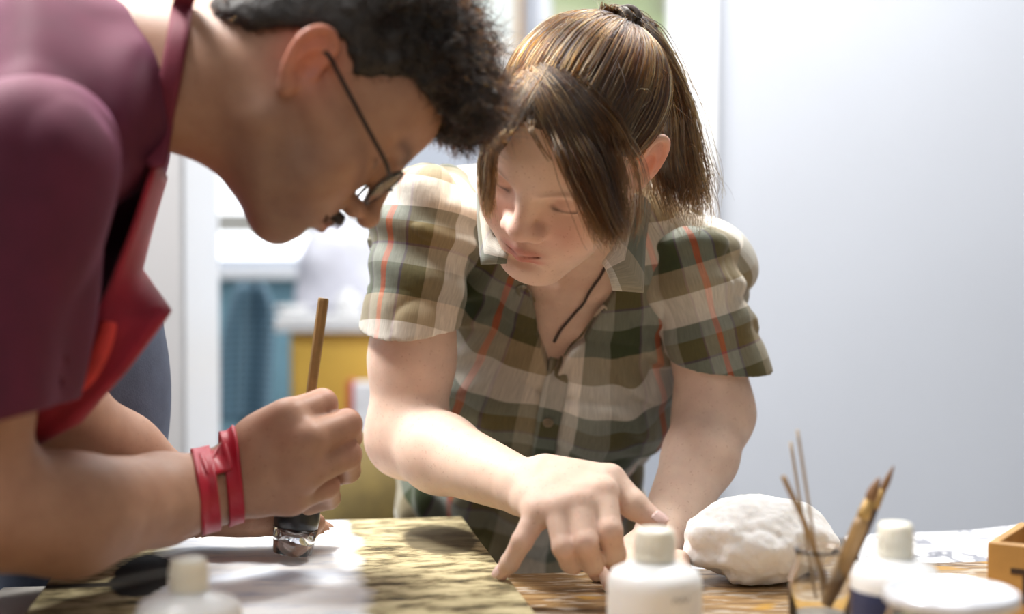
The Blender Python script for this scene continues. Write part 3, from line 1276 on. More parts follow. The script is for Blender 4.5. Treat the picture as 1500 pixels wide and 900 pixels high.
for q in (-1, 1):
    s_ = Field()
    c0 = np.array([hp[0] - .01 + q * .105, hp[1] + .03, 0])
    s_.u(ell(c0 + (0, -.06, .035), (.043, .12, .034)))
    s_.u(cone(c0 + (0, .03, .04), c0 + (0, .03, .085), .042, .045), .02)
    s_.s(half(lambda X: X[:, 2] - .001), 0)
    V, Q = s_.mesh(c0 + (-.08, -.2, -.01), c0 + (.08, .1, .14), .006)
    mesh_np('shoe', V, Q, M_shoe, woman)

# ------------------------------------------------------------------ her hair
SC, SR = np.array([0, .012, .042]), np.array([.0705, .0915, .0755])


def zline(y):
    return np.interp(y, [-.10, -.075, -.05, -.025, .0, .02, .04, .07, .10], [.088, .082, .060, .034, .026, .030, .0, -.035, -.045])


cap = Field()
cap.u(ell(WH + WR @ SC, SR + .0015, WR))
cap.u(ell(hw(0, -.050, .045), (.0625, .0505, .0575), WR), .03)


def capcut(X):
    q = (X - WH) @ WR
    return (zline(q[:, 1]) + .004 - q[:, 2]) * .7


cap.s(half(lambda X: -capcut(X)), .004)
cap.post = lambda X: vnoise(((X - WH) @ WR) * np.array([160, 40, 160]), 4) * .0012
V, Q = cap.mesh(WH - .15, WH + .17, .0028)
hair = mesh_np('hair', V, Q, M_haircap, woman)

S = []
g = np.random.default_rng(5)
base_l = np.array([0.004, .098, .088])
bdir = nrm((base_l - SC) / SR)


def on_scalp(dirn, lift):
    return SC + dirn * (SR + lift)


# swept back to the tie
cnt = 0
while cnt < 5200:
    v = g.normal(size=3)
    v /= np.linalg.norm(v)
    p = SC + v * SR
    if p[2] < zline(p[1]) + g.normal() * .003:
        continue
    if g.uniform() < .35 and p[1] > -.01:
        continue
    ang = math.acos(np.clip(v @ bdir, -1, 1))
    if ang < .12:
        continue
    m_ = 12
    lift0, wob = g.uniform(.0005, .006), g.normal(size=3) * .025
    path = []
    for i in range(m_):
        u = i / (m_ - 1)
        dd = (math.sin((1 - u) * ang) * v + math.sin(u * ang) * bdir) / math.sin(ang)
        dd = nrm(dd + wob * math.sin(math.pi * u))
        q = on_scalp(dd, .001 + (lift0 + .005 * min(ang, 1)) * math.sin(math.pi * min(u * 1.1, 1)) ** .8)
        path.append(hw(*q))
    S.append(np.array(path) + g.normal(size=3) * .0006)
    cnt += 1
head_only = Field()
add_head(head_only, WH, WR, 1.0, False, .0715)
head_only.ops = [o_ for o_ in head_only.ops[:2]]
A_ = np.concatenate(S)
for _ in range(3):
    dd = head_only(A_)
    bad = dd < .0028
    A_[bad] += head_only.grad(A_[bad]) * (.0028 + g.uniform(0, .002, bad.sum()) - dd[bad])[:, None]
S = [A_[i * 12:(i + 1) * 12] for i in range(len(S))]
strands('hair_strands', S, .00034, M_hair, hair)

# front locks falling to both sides of the parting
top = P(796, 128, 1.262)


def L(*a):
    return P(*a)


inner = [L(782, 132, 1.270), L(790, 160, 1.238), L(812, 215, 1.225), L(842, 280, 1.228), L(872, 335, 1.235), L(896, 362, 1.24)]
outer = [L(820, 118, 1.268), L(868, 145, 1.250), L(905, 195, 1.262), L(920, 250, 1.268), L(918, 310, 1.262), L(908, 360, 1.25)]
fr = cluster_paths(inner, outer, 1150, 14, .0030, 26, 3, 1.1, .0020)
innl = [L(800, 132, 1.270), L(768, 158, 1.240), L(738, 200, 1.236), L(726, 240, 1.243), L(722, 285, 1.255), L(716, 330, 1.265)]
outl = [L(776, 120, 1.272), L(738, 150, 1.262), L(712, 200, 1.268), L(704, 245, 1.273), L(709, 285, 1.273), L(713, 325, 1.268)]
fl = cluster_paths(innl, outl, 420, 14, .0020, 12, 6, .9, .0015)
wis = cluster_paths([L(776, 150, 1.25), L(772, 180, 1.228), L(790, 215, 1.223), L(812, 245, 1.226)],
                    [L(782, 148, 1.25), L(776, 178, 1.228), L(794, 212, 1.223), L(818, 246, 1.226)], 22, 10, .0005, 4, 8)
for c_ in fr + fl + wis:
    c_ += g.normal(size=3) * .0045 * (1 - np.linspace(0, 1, len(c_))[:, None]) ** 2
    k = int(len(c_) * .62)
    for _ in range(3):
        dd = head_only(c_[:k])
        tgt = .0045 + g.uniform(0, .004) + .010 * (np.arange(k) / 14) ** 2
        w_ = np.linspace(1, .0, k) ** .7
        c_[:k] += head_only.grad(c_[:k]) * ((tgt - dd) * w_)[:, None]
tag(strands('fringe', fr + fl + wis, .00032, M_hair, hair), 'long side-parted fringe')

# ponytail
pa_ = [hw(-.012, .090, .098), L(930, 38, 1.42), L(958, 120, 1.45), L(955, 200, 1.462), L(958, 260, 1.462), L(985, 322, 1.45)]
pb_ = [hw(.016, .100, .086), L(965, 72, 1.41), L(1002, 150, 1.435), L(1022, 225, 1.44), L(1036, 275, 1.44), L(1018, 318, 1.44)]
pt = cluster_paths(pa_, pb_, 1500, 16, .0062, 45, 12, 1.0, .006)
tuft = cluster_paths([hw(-.02, .088, .104), L(880, 40, 1.36), L(850, 30, 1.36)], [hw(.01, .09, .104), L(915, 28, 1.36), L(930, 22, 1.37)], 160, 8, .003, 10, 15, 1.2, .003)
tag(strands('ponytail', pt + tuft, .00032, M_hair, hair), 'wavy ponytail hanging behind the ear')
pc_ = Field()
mid = (curve_pts(pa_, 12) + curve_pts(pb_, 12)) / 2
wd = np.linalg.norm(curve_pts(pa_, 12) - curve_pts(pb_, 12), axis=1)
pc_.chain([p for p in mid[:10]], [max(.006, x * .33) for x in wd[:9]] + [.006], .006)
pc_.post = lambda X: vnoise(X * np.array([120, 120, 30]), 14) * .004
V, Q = pc_.mesh(mid.min(0) - .05, mid.max(0) + .05, .003)
mesh_np('ponytail_core', V, Q, M_haircap, hair)
te = MB()
tq = Vector(nrm(mid[1] - mid[0])).to_track_quat('Z', 'Y').to_matrix()
ring = [mid[0] + np.array(tq) @ np.array([(.0125) * math.cos(a), .0125 * math.sin(a), .006]) for a in np.linspace(0, 2 * math.pi, 20)]
te.tube(ring, .0028, 8)
te.build('hair_tie', plain('brown_elastic', (0.06, 0.045, 0.035), 0.7), hair, True)
# loose hairs
fly = []
for i in range(70):
    v = nrm(g.normal(size=3) + np.array([0, .2, 1.0]))
    p = SC + v * (SR + .002)
    if p[2] < zline(p[1]):
        continue
    p1 = hw(*(SC + v * (SR + .008)))
    tan_ = WR @ np.cross(v, g.normal(size=3))
    out_ = WR @ v
    ln = g.uniform(.012, .035)
    fly.append(np.array([hw(*p), p1, p1 + tan_ * ln * .5 + out_ * ln * .25, p1 + tan_ * ln + out_ * ln * .2 - np.array([0, 0, ln * .2])]))
for i in range(70):
    s0 = pt[g.integers(len(pt))]
    k = g.integers(4, len(s0))
    d = nrm(g.normal(size=3) + np.array([.8, -.2, 0]))
    ln = g.uniform(.01, .035)
    fly.append(np.array([s0[k], s0[k] + d * ln * .4, s0[k] + d * ln * .8 + np.array([0, 0, -ln * .3]), s0[k] + d * ln - np.array([0, 0, ln * .7])]))
tag(strands('loose_hairs', fly, .00010, M_hair, hair), 'stray hairs')
# ------------------------------------------------------------------ the man
MH = P(448, 134, 1.160)
_p, _psi = R(52), R(13)
mF = np.array([math.cos(_p) * math.cos(_psi), math.cos(_p) * math.sin(_psi), -math.sin(_p)])
mU = np.array([math.sin(_p) * math.cos(_psi), math.sin(_p) * math.sin(_psi), math.cos(_p)])
MR = np.stack([-np.cross(mF, mU), -mF, mU], 1)
man = thing('person', (-0.62, 1.30, 0.0), 'person in a maroon t-shirt, red apron and glasses bending over the painting', 'person')
mskin = Field()
MS = .965
mw = add_head(mskin, MH, MR, MS, True)
NBm = P(150, 85, 1.185)
mskin.u(cone(mw(0, .032, -.028), NBm, .058, .060), 0.025)
mskin.u(cone(mw(0, -.005, -.070), P(258, 165, 1.14), .018, .028), .035)
# right arm, nearest the camera
mS, mE = P(30, 260, 1.035), P(-75, 735, 1.03)
mW = P(312, 716, 1.245)
mskin.u(cone(mS, mE, .040, .050), .02)
mM = P(105, 755, 1.095)
mskin.u(cone(mE, mM, .0515, .0455), .02)
mskin.u(cone(mM, P(235, 732, 1.19), .0455, .0365), .015)
mskin.u(cone(P(235, 732, 1.19), mW, .0365, .0330), .015)
mfing = [
    [P(425, 612, 1.235), P(472, 592, 1.262), P(478, 612, 1.292), P(455, 640, 1.305)],
    [P(452, 645, 1.225), P(508, 622, 1.258), P(512, 640, 1.290), P(478, 660, 1.308)],
    [P(450, 690, 1.225), P(508, 666, 1.258), P(510, 690, 1.288), P(470, 705, 1.310)],
    [P(428, 728, 1.235), P(478, 712, 1.258), P(482, 730, 1.285), P(452, 742, 1.305)]]
mrad = [[.0165, .0135, .0115, .0095]] * 2 + [[.016, .0130, .0110, .009], [.015, .0115, .010, .0085]]
mth = [P(350, 690, 1.275), P(398, 690, 1.318), P(425, 715, 1.335), P(440, 742, 1.338)]
add_hand(mskin, mW, mfing, (mth, [.020, .0150, .0125, .0095]), .0335, mrad)
mskin.u(ell(P(392, 668, 1.248), (.034, .021, .040), roty(R(20))), .02)
# left arm behind it, hand steadying beside the magnifier
nS, nE, nW = P(10, 330, 1.30), P(70, 612, 1.235), P(305, 762, 1.375)
mskin.u(cone(nS, nE, .048, .046), .02)
mskin.u(cone(nE, nE * .6 + nW * .4, .046, .043), .02)
mskin.u(cone(nE * .6 + nW * .4, nW, .043, .030), .015)
nf = []
for i in range(4):
    a = nW + np.array([.062, .020 - .016 * i, -.004 + .004 * i])
    nf.append([a, a + np.array([.030, .004, -.003]), a + np.array([.048 - .004 * i, .0, -.013]), a + np.array([.058 - .006 * i, -.004, -.022])])
nth = [nW + np.array([.02, -.02, .005]), nW + np.array([.05, -.032, .006]), nW + np.array([.073, -.026, .002]), P(463, 766, 1.352)]
add_hand(mskin, nW, nf, (nth, [.018, .014, .012, .009]), .030, [[.013, .0115, .0105, .009]] * 4)

V, Q = mskin.mesh(np.array([-.53, .93, .80]), np.array([.02, 1.52, 1.38]), 0.0024 * FAST)
mbody = mesh_np('body', V, Q, M_skin2, man)
mbase = (0.42, 0.245, 0.160)
stub = (0.235, 0.15, 0.115)
spots = []
for q in (-1, 1):
    spots += [(mw(q * .030, -.070, -.070), .036, stub, .8), (mw(q * .050, -.030, -.055), .036, stub, .72),
              (mw(q * .020, -.088, -.086), .026, stub, .7), (mw(q * .064, -.005, -.022), .018, stub, .6),
              (mw(q * .016, -.098, -.046), .010, stub, .45), (mw(q * .028, -.05, -.095), .034, stub, .6),
              (mw(q * .078, .018, .010), .030, (0.66, 0.24, 0.17), .85), (mw(q * .066, -.035, .060), .030, (0.25, 0.15, 0.11), .5)]
    for u in np.linspace(0, 1, 7):
        spots.append((mw(q * (.014 + .036 * u), -.097 + .013 * u ** 2, .027 + .005 * math.sin(u * 2.6)), .0055, (0.08, 0.05, 0.04), .6))
    for u in np.linspace(-1, 1, 9):
        spots.append((mw(q * (.032 + .0135 * u), -.0855 + .004 * u * u, .0035 + .002 * u * u), .0022, (0.05, 0.035, 0.03), .8))
for u in np.linspace(-1, 1, 9):
    spots.append((mw(.022 * u, -.100 + .011 * u * u, -.0565), .0042, (0.40, 0.16, 0.14), .5))
for f in mfing:
    spots += [(f[1], .016, (0.55, 0.27, 0.21), .5), (f[0], .015, (0.50, 0.26, 0.20), .35)]
spots += [(P(20, 690, .99), .05, (0.56, 0.33, 0.24), .4)]
point_color(mbody, 'tint', tint(V, mbase, spots))

# hair: short sides, thick curls on top
mhair = Field()
MSC, MSR = np.array([0, .012, .048]), np.array([.080, .099, .088])
mhair.u(ell(MH + MR @ (MSC * MS), MSR * MS, MR))
mhair.u(ell(mw(0, .052, .005), (.068, .055, .060), MR), .02)
mhair.u(ell(mw(0, -.062, .098), (.062, .046, .032), MR), .03)
mhair.u(ell(mw(-.02, -.100, .094), (.042, .018, .022), MR), .02)
mhair.u(ell(mw(0, .0, .118), (.066, .08, .032), MR), .03)


def zline2(y):
    return np.interp(y, [-.115, -.09, -.07, -.055, -.035, -.015, .01, .03, .06, .10], [.070, .074, .073, .064, .050, .026, .036, .030, -.012, -.030])


def mcut(X):
    q = ((X - MH) @ MR) / MS
    return (zline2(q[:, 1]) - q[:, 2] + vnoise(q * 110, 47) * .004) * .6


mhair.s(half(lambda X: -mcut(X)), .005)


def mnoise(X):
    q = (X - MH) @ MR
    top_ = np.clip((q[:, 2] - .045) / .045, 0, 1)
    return (-.0005 + vnoise(q * 70, 41) * .010 + vnoise(q * 150, 42) * .004) * top_ + vnoise(q * 200, 43) * .0012 + .0012 * (1 - top_)


mhair.post = mnoise
V, Q = mhair.mesh(MH - .17, MH + .19, .003 * FAST)
mh = mesh_np('hair', V, Q, M_haircap2, man)
g = np.random.default_rng(77)
S = []
sel = V[g.integers(len(V), size=9000)]
nn = mhair.grad(sel)
ql = (sel - MH) @ MR
for p, n1, q in zip(sel, nn, ql):
    up_ = max(0.0, min(1, (q[2] - .055) / .04))
    ln = .010 + .022 * up_ * g.uniform(.5, 1)
    t1 = nrm(np.cross(n1, g.normal(size=3)) + MR @ np.array([0, -.5, .0]))
    t2 = np.cross(n1, t1)
    k = 8
    u = np.linspace(0, 1, k)[:, None]
    r_ = .0060 * up_
    S.append(p - n1 * .002 + n1 * ln * (.45 * u) + t1 * ln * .6 * u + (t1 * np.sin(u * 8) + t2 * np.cos(u * 8) - t2) * r_ * u)
tag(strands('hair_strands', S, .00028, M_hairdark, mh), 'short dark curly strands')
# moustache
mst = Field()
for q in (-1, 1):
    mst.u(cone(mw(q * .004, -.1005, -.0440), mw(q * .024, -.0890, -.0530), .0052, .0036), .004)
mst.post = lambda X: vnoise(((X - MH) @ MR) * 260, 44) * .0012
V, Q = mst.mesh(mw(0, -.098, -.047) - .045, mw(0, -.098, -.047) + .045, .0016)
mo = mesh_np('moustache', V, Q, M_haircap2, man)
S = []
sel = V[g.integers(len(V), size=500)]
for p in sel:
    dn = MR @ nrm(np.array([g.normal() * .4, -.6, -1.0]))
    S.append(np.array([p, p + dn * .003, p + dn * .006]))
strands('moustache_strands', S, .00016, M_hairdark, mo)

# glasses
M_wire = plain('dark_metal_frame', (0.035, 0.033, 0.033), 0.3, 0.6, bmp=0.0)
M_lens = glass('spectacle_lens', ior=1.08)
gl = MB()
gy = -.107
for q in (-1, 1):
    rim = [mw(q * (.033 + .0255 * math.cos(a)), gy + .010 * (abs(q * (.033 + .0255 * math.cos(a))) / .058) ** 2, -.002 + .0195 * math.sin(a)) for a in np.linspace(0, 2 * math.pi, 33)]
    gl.tube(rim, .0015, 8)
    gl.tube(curve_pts([mw(q * .0580, gy + .010, .004), mw(q * .070, gy + .020, .006), mw(q * .0745, -.060, .010), mw(q * .0775, -.010, .018), mw(q * .0790, .012, .020), mw(q * .0785, .024, .004)], 24), .0018, 8, 1.0)
gl.tube(curve_pts([mw(-.0085, gy, .004), mw(0, gy - .003, .007), mw(.0085, gy, .004)], 9), .0013, 8)
spec = tag(gl.build('glasses', M_wire, man, True), 'thin dark wire spectacles')
for q in (-1, 1):
    ring = [mw(q * (.033 + .0255 * math.cos(a)), gy + .010 * (abs(q * (.033 + .0255 * math.cos(a))) / .058) ** 2, -.002 + .0195 * math.sin(a)) for a in np.linspace(0, 2 * math.pi, 32, endpoint=False)]
    b1 = MB()
    n0 = MR @ np.array([0, -.0006, 0])
    b1.add([p + n0 for p in ring] + [p - n0 for p in ring], [list(range(32)), [32 + i for i in range(32)][::-1]] + [[i, 32 + i, 32 + (i + 1) % 32, (i + 1) % 32] for i in range(32)])
    b1.build('lens', M_lens, spec, False)

# maroon t-shirt
M_maroon = plain('maroon_jersey', (0.090, 0.007, 0.030), 0.8, var=0.10, scale=40, bmp=0.2, bscale=500, sheen=0.2)
_b = M_maroon.node_tree.nodes['Principled BSDF']
_b.inputs['Sheen Tint'].default_value = (1.0, 0.42, 0.78, 1)
_b.inputs['Sheen Roughness'].default_value = 0.35
ts = Field()
hipm = P(-310, 720, 1.20)
chest = P(-25, 265, 1.19)
ts.u(cone(P(92, 95, 1.155), chest, .065, .125))
ts.u(cone(chest, hipm, .125, .150), .06)
ts.u(cone(P(40, 235, 1.045), P(70, 180, 1.29), .060, .060), .05)
ts.u(cone(P(80, 100, 1.135), P(80, 100, 1.26), .068, .068), .03)
ts.u(cone(P(45, -10, 1.215), P(45, -10, 1.31), .078, .078), .03)
ts.u(cone(P(92, 185, 1.10), P(92, 185, 1.23), .070, .070), .03)
ts.u(cone(P(122, 70, 1.165), P(122, 70, 1.29), .052, .055), .03)
ts.u(cone(P(105, -20, 1.20), P(105, -20, 1.30), .050, .055), .03)
ts.u(cone(P(138, 165, 1.125), P(138, 165, 1.25), .050, .055), .03)
ts.s(cone(P(290, 120, 1.17), P(370, 150, 1.15), .062, .075), .008)


def tfold(X):
    q = X - chest
    l = q @ nrm(hipm - chest)
    w_ = vnoise(X * 9, 51)
    return np.sin(q[:, 0] * 2 * math.pi / .09 + w_ * 2.5 + l * 6) * .006 + ((1 - np.abs(vnoise(X * 9, 52))) ** 3 - .4) * .008


ts.post = tfold
V, Q = ts.mesh(np.array([-.80, .90, .78]), np.array([-.20, 1.45, 1.45]), .0035 * FAST)
tshirt = mesh_np('t_shirt', V, Q, M_maroon, man)


def msleeve(S, H, r0, r1, hn, seed, lo_amp=.005):
    f = Field()
    ax = nrm(H - S)
    f.u(cone(S, H + ax * .03, r0, r1))
    f.late(half(lambda X: -((X - H) @ hn)), 0)
    f.late(cone(H - ax * .06, H + ax * .06, r1 - .014, r1 - .007), 0)
    u1 = nrm(np.cross(ax, (0, 1.0, 0)))
    u2 = np.cross(ax, u1)

    def post(X):
        q = X - S
        l = q @ ax
        an = np.arctan2(q @ u2, q @ u1)
        return np.sin(an * 5 + l * 14 + vnoise(X * 11, seed) * 3) * lo_amp * np.clip(l / .15, .1, 1) + ((1 - np.abs(vnoise(X * 10, seed + 1))) ** 3 - .4) * .006
    f.post = post
    V, Q = f.mesh(np.minimum(S, H) - r1 - .05, np.maximum(S, H) + r1 + .05, .0032 * FAST)
    return mesh_np('sleeve', V, Q, M_maroon, tshirt)


msleeve(P(52, 235, 1.030), P(-58, 630, 1.020), .063, .074, nrm(np.array([.25, 0, -1.0])), 61)
msleeve(P(60, 260, 1.30), P(30, 480, 1.27), .060, .062, nrm(np.array([.2, 0, -1.0])), 66)
# red apron: neck strap, bib sagging away from the chest, pocket strip with its highlight painted in
M_red = plain('red_apron_cloth', (0.30, 0.006, 0.028), 0.75, var=0.12, scale=60, bmp=0.25, bscale=600, sheen=0.2)
M_strap = plain('dark_red_webbing', (0.16, 0.014, 0.035), 0.75, var=0.15, scale=60, bmp=0.25, bscale=600)
bib_rows = []
top_e = [P(226, 240, 1.085), P(238, 250, 1.13), P(243, 262, 1.19), P(238, 270, 1.25)]
mid1 = [P(196, 330, 1.085), P(214, 335, 1.13), P(222, 335, 1.20), P(214, 335, 1.27)]
mid2 = [P(166, 405, 1.085), P(200, 400, 1.12), P(207, 395, 1.19), P(196, 400, 1.27)]
mid3 = [P(135, 470, 1.080), P(200, 470, 1.09), P(250, 456, 1.10), P(215, 440, 1.26)]
mid4 = [P(92, 560, 1.080), P(140, 565, 1.085), P(188, 538, 1.10), P(170, 520, 1.25)]
low = [P(20, 625, 1.085), P(50, 632, 1.09), P(118, 618, 1.105), P(110, 600, 1.25)]
low2 = [P(-40, 690, 1.10), P(-20, 690, 1.10), P(30, 665, 1.12), P(40, 650, 1.25)]
ctrl = [top_e, mid1, mid2, mid3, mid4, low, low2]
def lerp_pts(ps, n):
    ps = np.array(ps)
    u = np.linspace(0, len(ps) - 1, n)
    return np.stack([np.interp(u, np.arange(len(ps)), ps[:, k]) for k in range(3)], 1)


cols = [lerp_pts([r[j] for r in ctrl], 31) for j in range(4)]
for i in range(31):
    bib_rows.append(list(curve_pts([c_[i] for c_ in cols], 12)))
bib = patch('apron', bib_rows, M_red, man, .003, 0)
strap_ctrl = [(278, -30), (270, 10), (263, 60), (250, 130), (238, 190), (229, 245)]
rows = []
for x, y in strap_ctrl:
    a = mskin.hit(x - 15, y, .004)
    b2 = mskin.hit(x + 15, y, .004)
    if a is None or np.linalg.norm(a - P(x, y, 1.07)) > .12:
        a = P(x - 15, y, 1.075)
    if b2 is None or np.linalg.norm(b2 - P(x, y, 1.07)) > .12:
        b2 = P(x + 15, y, 1.075)
    rows.append([a, (a + b2) / 2 + np.array([0, -.001, 0]), b2])
c3 = [curve_pts([r[j] for r in rows], 20) for j in range(3)]
patch('neck_strap', [[c3[j][i] for j in range(3)] for i in range(20)], M_strap, bib, .003, 1)
pk = [[P(150, 470, 1.072), P(172, 472, 1.070)], [P(138, 500, 1.070), P(163, 512, 1.068)], [P(112, 545, 1.070), P(140, 556, 1.068)], [P(88, 572, 1.072), P(104, 585, 1.070)]]
c2 = [curve_pts([r[j] for r in pk], 14) for j in range(2)]
M_orange = plain('orange_red_highlight', (0.62, 0.045, 0.04), 0.7, var=0.2, scale=50)  # orange-red highlight on the pocket, put into the cloth colour
tag(patch('pocket', [[c2[0][i], (c2[0][i] + c2[1][i]) / 2 + np.array([0, -.004, 0]), c2[1][i]] for i in range(14)], M_orange, bib, .003, 1), 'pocket strip with painted orange-red highlight')

# wristband with a slot
wb = MB()
axw = nrm(mW - P(235, 732, 1.19))


def around(cx, cy, d, r, w, tilt, n=44):
    c0 = P(cx, cy, d)
    a = nrm(axw + tilt)
    v1 = nrm(np.cross(a, (0, 0, 1.0)))
    v2 = np.cross(a, v1)
    return [mskin.snap(c0 + (v1 * math.cos(q) + v2 * math.sin(q)) * r, .0018) for q in np.linspace(0, 2 * math.pi, n)]


M_band = plain('red_silicone_band', (0.40, 0.004, 0.022), 0.45, var=0.06, bmp=0.0)
band = None
for k_, (cx_, cy_, d_, tilt, w_) in enumerate(((300, 712, 1.236, np.array([1, .28, .12]), .016), (338, 708, 1.258, np.array([1, .28, .10]), .013))):
    rows = []
    a_ = nrm(tilt)
    v1 = nrm(np.cross(a_, (0, 0, 1.0)))
    v2 = np.cross(a_, v1)
    qs = np.linspace(0, 2 * math.pi, 60, endpoint=False) + math.pi
    dirs = np.cos(qs)[:, None] * v1 + np.sin(qs)[:, None] * v2
    rad_all = []
    for j_ in range(5):
        c0 = P(cx_, cy_, d_) + a_ * w_ * (j_ / 4 - .5)
        rr_ = np.full(60, .010)
        for _ in range(40):
            rr_ = rr_ + np.clip(-mskin(c0 + dirs * rr_[:, None]), -.004, .004) * .9
        rr_ = np.minimum(rr_, .060)
        for _ in range(10):
            rr_ = np.maximum(rr_, .25 * np.roll(rr_, 1) + .5 * rr_ + .25 * np.roll(rr_, -1))
        rad_all.append(rr_)
    rm_ = np.max(rad_all, axis=0) * .5 + np.mean(rad_all, axis=0) * .5
    for j_ in range(5):
        c0 = P(cx_, cy_, d_) + a_ * w_ * (j_ / 4 - .5)
        ring_ = c0 + dirs * (np.maximum(rad_all[j_], rm_ * .96) + .0018)[:, None]
        rows.append(list(ring_) + [ring_[0]])
    o = patch('wristband' if band is None else 'band_loop', rows, M_band, man if band is None else band, .0028, 1)
    band = band or tag(o, 'red slotted wristband')
rows = []
for q_ in np.linspace(0, 1, 6):
    x0, y0, x1, y1 = 284 + 14 * q_, 658 + 44 * q_, 336 + 8 * q_, 650 + 40 * q_
    rows.append([])
    for v in np.linspace(0, 1, 6):
        h_ = mskin.hit(x0 + (x1 - x0) * v, y0 + (y1 - y0) * v)
        rows[-1].append(mskin.snap(h_ if h_ is not None else P(300, 690, 1.2), .0036))
patch('band_plate', rows, M_band, band, .003, 1)

# trousers of the man (blue grey) to the floor, shoes
M_navy = plain('blue_grey_twill', (0.062, 0.080, 0.130), 0.85, var=0.15, scale=40, bmp=0.3, bscale=500)
mt = Field()
for k, (h0, kn, ft) in enumerate(((P(95, 480, 1.43), P(125, 800, 1.42), (0, 0, 0)), (P(-380, 560, 1.13), P(-400, 900, 1.12), (0, 0, 0)))):
    h0, kn = np.array(h0), np.array(kn)
    k2 = np.array([kn[0] + .012, kn[1] + .02, .47])
    f2 = np.array([kn[0] - .02, kn[1] + .05, .06])
    mt.u(cone(h0, k2, .088, .078), .04)
    mt.u(cone(k2, f2, .078, .062), .03)
mt.u(cone(P(60, 560, 1.42), P(-330, 600, 1.16), .105, .105), .06)
mt.post = lambda X: vnoise(X * 10, 71) * .005
V, Q = mt.mesh((-1.0, .95, .05), (-.25, 1.62, 1.12), .008)
mtr = mesh_np('trousers', V, Q, M_navy, man)
for c0 in (P(125, 800, 1.42), P(-400, 900, 1.12)):
    s_ = Field()
    c0 = np.array([c0[0], c0[1] + .05, 0])
    s_.u(ell(c0 + (.07, 0, .04), (.13, .048, .038)))
    s_.u(cone(c0 + (-.02, 0, .045), c0 + (-.02, 0, .09), .045, .05), .02)
    s_.s(half(lambda X: X[:, 2] - .001), 0)
    V, Q = s_.mesh(c0 + (-.1, -.1, -.01), c0 + (.24, .1, .15), .006)
    mesh_np('shoe', V, Q, M_shoe, man)
# ------------------------------------------------------------------ held tools
M_woodstick = plain('stained_stick_wood', (0.27, 0.165, 0.055), 0.5, var=0.25, scale=60)
a, b2 = P(474, 437, 1.285), P(447, 640, 1.285)
st = MB()
st.tube([a, a * .98 + b2 * .02, b2], [.0045, .0050, .0046], 8)
tag(st.build('wooden_stick', M_woodstick, None, False, .0004), 'square brown wooden stick held upright in the fist of the person in glasses', 'stick')

lc = P(428, 811, 1.33)
lx_ = nrm(P(438, 730, 1.33) - P(427, 811, 1.33))
lz = np.array(Vector(lx_).to_track_quat('Z', 'Y').to_matrix())
loupe = thing('loupe', tuple(lc), 'black loupe with clear base held over the painting', 'magnifier')
M_black = plain('black_plastic', (0.012, 0.012, 0.013), 0.3, var=0.1, bmp=0)
m = MB()
m.lathe(lc, [(.0165, .0), (.0180, .0005), (.0212, .024), (.0205, .0245), (.0150, .0235), (.0142, .001), (.0165, .0)], 40, lz, False)
m.build('clear_base', glass('clear_acrylic', (0.93, 0.93, 0.93), .02), loupe, True)
m = MB()
m.lathe(lc + lx_ * .0215, [(.0001, .0), (.0150, .0), (.0206, .004), (.0215, .012), (.0205, .026), (.0185, .036), (.0120, .038), (.0001, .038)], 40, lz)
m.build('lens_barrel', M_black, loupe, True)

# ------------------------------------------------------------------ bottles and jars at the front of the table
M_milky = plain('milky_plastic', (0.90, 0.91, 0.90), 0.32, var=0.02, scale=12, bmp=0.0, sss=0.12)
M_cap = plain('cream_plastic', (0.86, 0.84, 0.72), 0.35, var=0.03, scale=20, bmp=0.0, sss=0.15)


def foot(px, d):
    """table-top point below photo column px at depth d"""
    q = P(px, 450, d)
    return np.array([q[0], q[1], TZ + .0005])


def zat(py, d):
    return float(P(750, py, d)[2])


def plastic_bottle(px, d, hw_px, y_sh, y_neck, y_top, nw_px, label, fill=None):
    b0 = foot(px, d)
    r, rn = hw_px * d / FPX, nw_px * d / FPX
    zs, zn, zt = (zat(y, d) - b0[2] for y in (y_sh, y_neck, y_top))
    t = thing('bottle', tuple(b0), label, 'bottle')
    m = MB()
    m.lathe(b0, [(.001, 0), (r * .9, 0), (r * .98, .003), (r, .008), (r, zs - .010), (r * .985, zs - .004), (r * .90, zs + .002), (rn * 1.25, zn - .001), (rn * .86, zn), (rn * .86, zn + .006), (.001, zn + .006)], 56)
    m.build('bottle_body', M_milky, t, True)
    m = MB()
    pr = [(.001, zn + .001), (rn * 1.02, zn + .001), (rn * 1.05, zn + .003), (rn * 1.0, zn + .005), (rn * .99, zt - .008), (rn * .96, zt - .0025), (rn * .85, zt), (.001, zt)]
    m.lathe(b0, pr, 40)
    for k in range(20):
        an = k * 2 * math.pi / 20
        m.tube([b0 + np.array([rn * .985 * math.cos(an), rn * .985 * math.sin(an), z]) for z in (zn + .006, zt - .008)], .0007, 5)
    m.build('cap', M_cap, t, True)
    return t, b0, r, zs


bt, b0, br, bzs = plastic_bottle(960, 1.05, 70, 842, 824, 776, 30, 'milky white plastic bottle standing before the pointing hand')
M_print = plain('faded_print', (0.42, 0.42, 0.42), 0.6, bmp=0.0)
